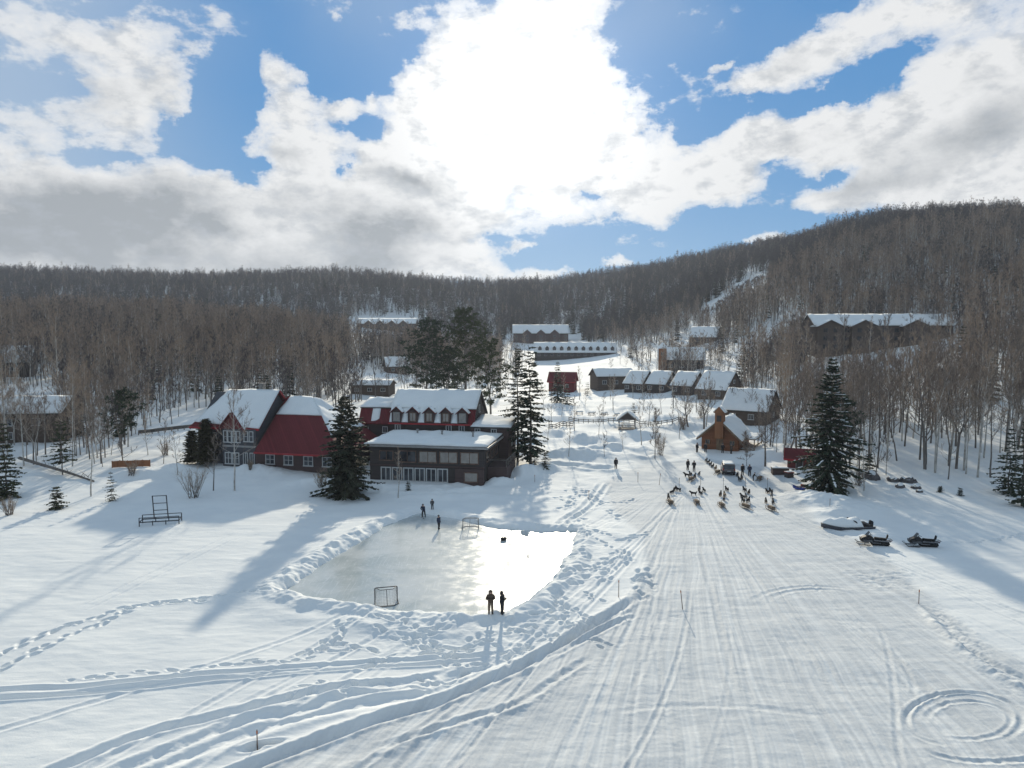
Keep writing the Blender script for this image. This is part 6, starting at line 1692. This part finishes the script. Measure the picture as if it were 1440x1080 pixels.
# ---- hockey goals
def goal(label, px, py, rz, mat, h=1.22):
    x, y = at_z(px, py, ice_z)
    o = thing('hockey_goal', label, 'goal', (x, y, ice_z + .01), R(rz), 'goals on the ice rink')   # mouth faces -y
    m = MB(); w = .915; r = .042
    m.tube([(-w, 0, 0), (-w, 0, h - .06), (-w + .06, 0, h)], r); m.tube([(w, 0, 0), (w, 0, h - .06), (w - .06, 0, h)], r); m.tube([(-w + .06, 0, h), (w - .06, 0, h)], r); m.build('frame', mat, o, smooth=True)
    m = MB(); m.tube([(-w, 0, .03), (-w - .05, .7, .03), (-.55, 1.1, .03), (.55, 1.1, .03), (w + .05, .7, .03), (w, 0, .03)], .034); m.tube([(-w + .06, 0, h), (-.5, .55, h - .02), (.5, .55, h - .02), (w - .06, 0, h)], .026); m.tube([(0, .55, h - .02), (0, 1.1, .03)], .026); m.build('base', mat, o, smooth=True)
    m = MB()
    bot = [(-w, .02), (-w - .05, .7), (-.55, 1.1), (.55, 1.1), (w + .05, .7), (w, .02)]; top = [(-w + .02, .02), (-.72, .3), (-.5, .55), (.5, .55), (.72, .3), (w - .02, .02)]
    def lp(p, t): t = t * 5; i = min(int(t), 4); return Vector(p[i]).lerp(Vector(p[i + 1]), t - i)
    for t in np.linspace(0, 1, 23):
        a, b = lp(bot, t), lp(top, t); m.bar((a.x, a.y, .05), (b.x, b.y, h - .02), .008)
    for zz in np.linspace(.1, h - .05, 11):
        f = zz / h; pts = [lp(bot, t).lerp(lp(top, t), f) for t in np.linspace(0, 1, 13)]
        for a, b in zip(pts[:-1], pts[1:]): m.bar((a.x, a.y, zz), (b.x, b.y, zz), .008)
    m.build('net', 'coat_grey', o)
goal('hockey goal with dark frame at the near left end of the rink', 543, 846, 195, 'steel_dark'); goal('hockey goal at the far end of the rink beside the snow bank', 662, 744, 10, 'grey_trim')
def bag():
    x, y, z = on_ice(708, 760)
    o = thing('bag', 'small black bag left on the bright ice near the far goal', 'bag', (x, y, z), .3)
    m = MB(); m.tube([(-.32, 0, .16), (-.26, 0, .17), (.26, 0, .17), (.32, 0, .16)], [.10, .18, .18, .10], 10); m.build('bag_body', 'plastic_black', o, smooth=True)
    m = MB(); m.tube([(-.15, 0, .33), (-.1, 0, .46), (.1, 0, .46), (.15, 0, .33)], .018, 5); m.build('handle', 'plastic_black', o)
bag()

# ---- tubular frame (ladder and stand of a swimming platform) on the snow
def frame():
    x, y, z = on_ground(224, 738)
    o = thing('metal_frame', 'grey tubular frame with a tall ladder-like back standing on shaded snow', 'frame', (x, y, z - .05), R(14))
    m = MB(); w, d = 2.1, 1.5
    for zz in (.45,): m.tube([(-w, 0, zz), (w, 0, zz), (w, d, zz), (-w, d, zz), (-w, 0, zz)], .07, 6)
    m.build('base', 'steel_dark', o)
    for px_ in (-w, -w / 3, w / 3, w):
        for yy in (0, d): m = MB(); m.tube([(px_, yy, -.2), (px_, yy, .95 if abs(px_) > 1.5 else .55)], .06, 6); m.build('leg', 'steel_dark', o)
    m = MB(); m.tube([(-w, 0, .95), (w, 0, .95)], .05, 6); m.tube([(-w, d, .95), (w, d, .95)], .05, 6); m.build('rail', 'steel_dark', o)
    m = MB()
    for s in (-.75, .75): m.tube([(s - .1, d, .4), (s - .3, d + .3, 3.1)], .07, 6)
    for zz in (1.4, 2.2, 3.05): f = (zz - .4) / 2.7; m.tube([(-.85 - .2 * f, d + .3 * f, zz), (.65 - .2 * f, d + .3 * f, zz)], .05, 6)
    m.build('ladder', 'steel_dark', o)
frame()

# ---- stakes on the field
for lab, px, py, h, tl in (('thin reddish stake on the ridge right of the rink', 870, 840, 1.5, 0), ('reddish stake leaning slightly beside rough snow in the middle of the field', 960, 857, 1.6, -.12), ('reddish stake standing alone at the right of the groomed field', 1292, 849, 1.2, 0),
                           ('thin stake next to a dark hole in the snow, bottom left', 362, 1054, 1.1, 0), ('short stake at the top of the way, left of the dog teams', 828, 702, 1.2, 0), ('stake with a dark tag, left of the dog teams', 927, 682, 1.7, .1), ('thin post on the field edge, farther left of the dog teams', 897, 678, 1.5, 0),
                           ('thin stake on the snow bank beside the inn', 752, 678, 1.1, 0), ('thin stake beside the groomed yard, behind the snow-covered boat', 1167, 712, 1.0, 0)):
    stake(lab, px, py, h, 'rust', group='marker stakes on the snow', tilt=tl, r=.032)

# ---- parked car
def car():
    x, y, z = on_ground(1025, 669)
    o = thing('parked_car', 'grey boxy car with a snowy roof and red tail lamps parked behind the dog teams', 'car', (x, y, z), R(-12))    # tail towards the camera
    m = MB(); m.prism([(-.92, 0, .42), (.92, 0, .42), (.95, 0, .95), (.80, .12, 1.70), (-.80, .12, 1.70), (-.95, 0, .95)], (0, 3.0, 0)); m.box(-.92, .92, 2.9, 4.3, .42, 1.0); m.build('body', 'car_paint', o, bevel=.07)
    m = MB(); m.prism([(-.80, .0, 1.02), (.80, .0, 1.02), (.70, .05, 1.58), (-.70, .05, 1.58)], (0, .06, 0)); m.build('rear_window', 'glass', o)
    for s in (-1, 1):
        for yy in (.75, 3.45):
            m = MB(); m.tube([(s * .72, yy, .36), (s * .95, yy, .36)], .36, 14); w = m.build('wheel', 'rubber', o); m = MB(); m.tube([(s * .94, yy, .36), (s * .965, yy, .36)], .20, 10); m.build('rim', 'steel', w)
        m = MB(); m.box(s * .84 - .08, s * .84 + .08, -.03, .05, .80, 1.15); m.build('tail_lamp', 'lamp_red', o)
        m = MB(); m.box(s * .93 - .02, s * .93 + .02, .5, 2.6, 1.08, 1.55); m.build('side_window', 'glass', o)
    m = MB(); m.box(-.93, .93, -.12, .06, .42, .62); m.build('bumper', 'plastic_black', o, bevel=.03)
    m = MB(); m.box(-.25, .25, -.14, -.11, .66, .78); m.build('number_plate', 'white_trim', o)
    snow_slab(o, [((-.75, .25, 1.72), (.75, .25, 1.72), (.75, 2.9, 1.72), (-.75, 2.9, 1.72))], .14, 3, cell=.3)
car()

# ---- canoe, sled, crates by the big spruce
def canoe(label, px, py, rz, L, mat, name='canoe'):
    x, y, z = on_ground(px, py)
    o = thing(name, label, 'canoe', (x, y, z), R(rz))
    V, F = [], []; n = 14
    for i in range(n + 1):
        t = i / n * 2 - 1; w = .44 * max(0, 1 - abs(t) ** 2.2) + .02; g = .38 + .22 * abs(t) ** 3; kz = .02 + .18 * abs(t) ** 4
        V += [(t * L / 2, -w, g), (t * L / 2, -w * .8, kz + .08), (t * L / 2, 0, kz), (t * L / 2, w * .8, kz + .08), (t * L / 2, w, g), (t * L / 2, w * .85, g - .03), (t * L / 2, 0, g - .1), (t * L / 2, -w * .85, g - .03)]
    for i in range(n):
        for k in range(8): F.append((i * 8 + k, (i + 1) * 8 + k, (i + 1) * 8 + (k + 1) % 8, i * 8 + (k + 1) % 8))
    F.append(tuple(range(8))); F.append(tuple(n * 8 + k for k in reversed(range(8))))
    mesh_obj('hull', V, F, [M[mat]], o, smooth=True)
    m = MB()
    for t in (-.4, .0, .4): m.box(t * L / 2 - .06, t * L / 2 + .06, -.36, .36, .34, .38)
    m.build('thwart', 'timber', o)
canoe('long red canoe lying under the largest spruce', 1148, 686, 3, 4.6, 'canoe_red'); canoe('short blue canoe at the left foot of the largest spruce', 1125, 689, -50, 2.2, 'blue')
def crate(label, px, py, w, d, h, mat, rz, lid):
    x, y, z = on_ground(px, py)
    o = thing('wooden_crate', label, 'crate', (x, y, z - .05), R(rz), 'crates beside the yard')
    m = MB(); m.box(-w / 2, w / 2, 0, d, 0, h)
    for k in range(3): m.box(-w / 2 - .03, w / 2 + .03, -.04, -.002, h * (.08 + .33 * k), h * (.22 + .33 * k))
    m.build('crate_body', mat, o)
    m = MB(); m.box(-w / 2 - .08, w / 2 + .08, -.08, d + .08, h, h + .07); ld = m.build('lid', lid, o)
    snow_slab(ld, [((-w / 2, 0, h + .07), (w / 2, 0, h + .07), (w / 2, d, h + .07), (-w / 2, d, h + .07))], .16, 6, cell=.3)
crate('long grey-brown crate left of the red-roofed shed', 1098, 668, 2.4, 1.3, 1.0, 'siding_redbrown', -8, 'old_timber'); crate('small dark crate between the long crate and the largest spruce', 1112, 672, 1.0, .9, .8, 'siding_dark', 15, 'canoe_red')

# ---- fences, rails, poles
def fence(label, pa, pb, n, h, mat, rails, name='rail_fence', board=False, cat='fence'):
    a, b = on_ground(*pa), on_ground(*pb)
    o = thing(name, label, cat, a)
    P = []
    for i in range(n + 1):
        t = i / n; x, y = a[0] + (b[0] - a[0]) * t, a[1] + (b[1] - a[1]) * t
        P.append(Vector((x, y, ground(x, y))) - Vector(a))
    for p in P:
        m = MB(); m.box(p.x - .06, p.x + .06, p.y - .06, p.y + .06, p.z - .4, p.z + h); m.build('post', mat, o)
    for f in rails:
        m = MB()
        for p, q in zip(P[:-1], P[1:]): m.bar(p + Vector((0, -.08, h * f)), q + Vector((0, -.08, h * f)), .04, h * (.9 / len(rails) if board else .14))
        m.build('board' if board else 'rail', mat, o)
    return o
fence('brown timber retaining wall at the edge of the left scrub', (158, 658), (211, 656), 5, 1.1, 'boards_tan', (.2, .5, .8), 'timber_wall', True, 'wall')
fence('grey-brown guard rail along the snowy road left of the lodge', (195, 612), (276, 602), 9, .9, 'old_timber', (.55, .85), 'guard_rail', True, 'guard rail')
fence('weathered rail fence crossing the valley floor behind the gazebo', (800, 592), (962, 594), 22, 1.0, 'old_timber', (.45, .85))
fence('low grey fence between the inn and the gazebo', (772, 604), (806, 600), 7, 1.3, 'steel_dark', (.3, .6, .9), 'low_fence')

def utility_pole(label, px, py, h):
    x, y, z = on_ground(px, py)
    o = thing('utility_pole', label, 'utility pole', (x, y, z), R(-10), 'utility poles behind the lodge')
    m = MB(); m.tube([(0, 0, -.5), (0, 0, h)], [.15, .10], 8); m.build('pole', 'old_timber', o, smooth=True)
    m = MB(); m.box(-1.2, 1.2, -.08, .08, h - 1.0, h - .82); m.build('crossarm', 'old_timber', o)
    for s in (-1.05, -.4, .4, 1.05): m = MB(); m.lathe([(.05, h - .82), (.07, h - .74), (.04, h - .66)], 7, (s, 0)); m.build('insulator', 'white_trim', o)
    return Vector((x, y, z + h - .66))
t0 = utility_pole('utility pole in the wood, nearer the lodge ridge', 338, 552, 9.5); t1 = utility_pole('utility pole in the wood, right of the lodge chimney', 400, 546, 10.5)
def wire(name, label, a, b, sag, r=.02):
    m = MB(); m.tube([a.lerp(b, t) - Vector((0, 0, sag * 4 * t * (1 - t))) for t in np.linspace(0, 1, 12)], r, 5)
    o = m.build(name, 'rubber'); tag(o, label, 'wire', 'wires between the utility poles')
wire('overhead_wire', 'upper wire strung between the two utility poles', t0, t1, .7); wire('overhead_wire', 'lower wire strung between the two utility poles', t0 - Vector((0, 0, 1.6)), t1 - Vector((0, 0, 1.6)), 1.0)

# ---- picnic tables under snow, rocks, fallen trunk
def table_proto():
    o = thing('picnic_table', '', 'picnic table')
    m = MB(); m.box(-.9, .9, -.38, .38, .72, .77); tp = m.build('tabletop', 'siding_dark', o)
    snow_slab(tp, [((-.9, -.38, .77), (.9, -.38, .77), (.9, .38, .77), (-.9, .38, .77))], .28, 2, cell=.25)
    for s in (-1, 1): m = MB(); m.box(-.9, .9, s * .72 - .14, s * .72 + .14, .42, .46); m.build('bench', 'siding_dark', o)
    for s in (-.65, .65): m = MB(); m.bar((s, -.6, 0), (s, -.2, .72), .07); m.bar((s, .6, 0), (s, .2, .72), .07); m.bar((s, -.8, .40), (s, .8, .40), .07); m.build('leg', 'siding_dark', o)
    return o
T0 = table_proto(); TK = kids_of(T0)
for i, (px, py, lab) in enumerate([(815, 583, 'dark snow-topped table, leftmost of four in the middle of the valley'), (832, 584, 'dark snow-topped table, second from left of four in the valley'), (850, 585, 'dark snow-topped table, third from left of four in the valley'), (868, 586, 'dark snow-topped table nearest the gazebo')]):
    o = T0 if i == 0 else copy_tree(T0, TK)
    x, y, z = on_ground(px, py); o.location = (x, y, z - .05); o.rotation_euler = (0, 0, i * .3); tag(o, lab, 'picnic table', 'snow-topped tables in the valley')

def boulder(label, px, py, r, seed, group='boulders on the right slope'):
    x, y, z = on_ground(px, py)
    o = thing('boulder', label, 'boulder', (x, y, z + r * .12), seed * 1.3, group)
    def blob(zmin, grow, mat, name):
        bm = bmesh.new(); bmesh.ops.create_icosphere(bm, subdivisions=3, radius=r)
        for v in bm.verts:
            n = v.co.normalized(); k = 1 + .45 * float(fbm(n.x * 1.6 + seed * 5, n.y * 1.6 + n.z * 1.3, seed, 3))
            v.co = Vector((n.x * r * 1.25 * k, n.y * r * k, n.z * r * .7 * k)) * (1 + grow)
            if zmin is not None: v.co = Vector((v.co.x * .84, v.co.y * .84, max(v.co.z + .06, zmin * r)))
        me = bpy.data.meshes.new(name); bm.to_mesh(me); bm.free(); me.materials.append(M[mat])
        for p in me.polygons: p.use_smooth = True
        c = bpy.data.objects.new(name, me); COL.objects.link(c); c.parent = o
    blob(None, 0, 'rock', 'rock'); blob(.40, .0, 'snow', 'snow_cover')
for i, (px, py, r, lab) in enumerate([(1256, 677, .8, 'dark snow-capped boulder nearest the largest spruce'), (1277, 678, .9, 'dark snow-capped boulder, topmost of the scattered five'), (1266, 685, .6, 'low dark boulder in the middle of the scattered five'), (1289, 687, .55, 'small dark boulder, rightmost of the scattered five'), (1293, 692, .4, 'smallest dark boulder just below the rightmost one'),
                                     (1226, 672, 1.1, 'big dark boulder touching the right side of the largest spruce')]): boulder(lab, px, py, r, i + 1)
def log():
    a, b = Vector(on_ground(28, 652)), Vector(on_ground(132, 678))
    o = thing('fallen_tree', 'dark fallen tree trunk lying across the scrub at the left', 'fallen tree', a)
    d = b - a; m = MB(); m.tube([Vector((0, 0, .9)), d * .3 + Vector((0, 0, .7)), d * .65 + Vector((0, 0, .5)), d + Vector((0, 0, .15))], [.26, .24, .2, .12], 8); m.build('trunk', 'bark', o, smooth=True)
    m = MB()
    rr = random.Random(4)
    for i in range(12): p = d * rr.uniform(.35, 1) + Vector((0, 0, .5)); m.tube([p, p + Vector((rr.gauss(0, .6), rr.gauss(0, .6), rr.uniform(.3, 1.4)))], [.05, .01], 4)
    m.build('branch', 'bark', o)
log()

# ---- shrubs
def shrub(label, px, py, H, W, seed, mat='twig_red', n=22, group=None):
    rr = random.Random(seed); V, F, V2, F2 = [], [], [], []
    for i in range(n):
        a = i * 2.4; lean_ = rr.uniform(.1, .9) * W / H
        q = []; p = Vector((rr.gauss(0, .12 * W), rr.gauss(0, .12 * W), -.1)); d = Vector((math.cos(a) * lean_, math.sin(a) * lean_, 1)).normalized(); L = H * rr.uniform(.6, 1.05)
        for s in range(5): q.append(p.copy()); p = p + d * L / 4; d = (d + Vector((rr.gauss(0, .14), rr.gauss(0, .14), .05))).normalized()
        tube(V, F, q, [.035 * (1 - .85 * s / 4) for s in range(5)], 4)
        for k in range(26):
            t = rr.uniform(.25, 1) * 4; j = min(int(t), 3); b = q[j].lerp(q[j + 1], t - j)
            dd = (q[j + 1] - q[j]).normalized() + Vector((rr.gauss(0, .6), rr.gauss(0, .6), rr.gauss(.1, .3)))
            sliver(V2, F2, b, dd.normalized() * H * rr.uniform(.14, .32), .028, rr)
    x, y, z = on_ground(px, py)
    o = thing('shrub', label, 'shrub', (x, y, z), seed, group)
    mesh_obj('stem', V, F, [M['bark']], o); mesh_obj('twigs', V2, F2, [M[mat]], o)
for a in (('wide brown leafless shrub on the bank between tubular frame and lodge', 272, 700, 4.4, 2.8, 1), ('brown leafless shrub on the snow left of the front spruce', 452, 684, 3.0, 2.2, 2), ('tangled brown shrub with pale stems on the way to the chapel', 929, 640, 4.2, 2.4, 3), ('purplish leafless shrub right of the largest spruce', 1207, 682, 3.0, 2.6, 4, 'twig'),
          ('thin leafless shrub at the left edge of the lake shore', 14, 724, 2.6, 1.8, 5), ('low brown shrub at the lodge wall beneath its window band', 352, 660, 1.6, 1.0, 6), ('leafless shrub beside the annexe of the inn', 716, 664, 2.4, 1.8, 7), ('low leafless shrub by the right foot of the largest spruce', 1180, 694, 1.8, 1.6, 8),
          ('brown shrub on the slope below the cottages', 985, 588, 3.6, 2.6, 9), ('brown shrub under the bare trees left of the chapel', 960, 604, 3.4, 2.6, 10), ('leafless shrub by the road rail left of the lodge', 232, 640, 2.6, 2.0, 11), ('leafless shrub at the foot of the flat-topped pine', 185, 668, 2.4, 2.0, 12)): shrub(*a)

# ---- single bare trees that stand apart
def lone_tree(label, px, py, top, seed, r0=.14, cb=.3, spread=3.2, bark='bark', twig='twig', fork=False, lean=0.0, nl=22):
    x, y, z = on_ground(px, py); H = px_h(py, top, y)
    g = bare_geo(seed=seed, H=H, r0=r0, cb=cb, spread=spread, nl=nl, sec=4, tw=9, tw_w=.038, fork=fork, lean=lean)
    o = thing('bare_tree', label, 'bare tree', (x, y, z), seed)
    mesh_obj('trunk', *g[0], [M[bark]], o, smooth=True); mesh_obj('crown', *g[1], [M[twig]], o)
lone_tree('bare tree with fan-shaped crown in front of the snowy lodge roof', 330, 690, 546, 101, .13, .35, 4.2, 'bark_pale')
lone_tree('tall bare tree standing alone between log chapel and largest spruce', 1076, 656, 560, 102, .2, .3, 3.4)
lone_tree('slim bare tree beside the tangled shrub on the way to the chapel', 921, 645, 572, 103, .09, .25, 1.8)
lone_tree('thin bare tree on the yard edge right of the chapel', 1050, 655, 606, 104, .06, .2, 1.4)
lone_tree('leaning bare tree with heavy limbs left of the chapel tower', 968, 600, 540, 105, .2, .25, 4, lean=R(16))
lone_tree('forked bare tree with heavy limbs right behind the gazebo way', 990, 603, 538, 106, .22, .25, 4.2, fork=True)
lone_tree('tall pale leafless trunk beside the small dark spruce at the left', 128, 698, 575, 107, .12, .5, 2.2, 'bark_pale')
lone_tree('slim bare tree in front of the inn, left of its white doors', 478, 690, 600, 108, .07, .3, 1.6)
lone_tree('bare tree rising over the link between lodge and inn', 430, 600, 500, 109, .16, .3, 4.0)

# ---- rocky ledge high on the right hill
def ledge():
    rr = random.Random(3)
    for j, (pa, pb, lab) in enumerate((((988, 442), (1030, 420), 'lower band of snowy rock ledge on the right hill'), ((1026, 412), (1074, 392), 'upper band of snowy rock ledge on the right hill'))):
        a, b = Vector(on_ground(*pa)), Vector(on_ground(*pb))
        o = thing('rock_ledge', lab, 'rock ledge', a)
        d = b - a; nrm = Vector((-d.y, d.x, 0)).normalized()
        def sheet(name, mat, rise, drop):
            V, F = [], []; n, k = 26, 7
            for i in range(n + 1):
                for q in range(k + 1):
                    t = i / n; u = q / k; w = 9 * math.sin(math.pi * min(.97, max(.03, t))) ** .6
                    p = d * t + nrm * (u - .5) * w
                    g_ = float(base_height(a.x + p.x, a.y + p.y)) - a.z
                    hgt = math.sin(math.pi * u) * (3.6 + 2.4 * float(perlin(t * 7 + j * 3, u * 3, 7))) + 2.2 * float(perlin(t * 19, u * 5 + j, 9))
                    V.append((p.x, p.y, g_ + max(hgt, -.5) + rise - drop * (abs(float(perlin(t * 23, u * 9, 12))) > .22)))
            for i in range(n):
                for q in range(k): F.append((i * (k + 1) + q, (i + 1) * (k + 1) + q, (i + 1) * (k + 1) + q + 1, i * (k + 1) + q + 1))
            mesh_obj(name, V, F, [M[mat]], o)
        sheet('rock', 'rock', 0, 0); sheet('snow_cover', 'snow', .5, 1.6)
ledge()

# ---- air
def haze():
    m = bpy.data.materials.new('haze'); m.use_nodes = True; t = m.node_tree; t.nodes.clear(); k = NT(t)
    v = k.n('ShaderNodeVolumePrincipled'); v.inputs['Color'].default_value = (.72, .82, 1.0, 1); v.inputs['Density'].default_value = HAZE; v.inputs['Anisotropy'].default_value = .35
    out = k.n('ShaderNodeOutputMaterial'); t.links.new(v.outputs[0], out.inputs['Volume'])
    b = MB(); b.box(-2350, 2350, -60, 1930, -2.5, 175); o = b.build('haze', m); tag(o, kind='stuff')
HAZE = .00011
haze()
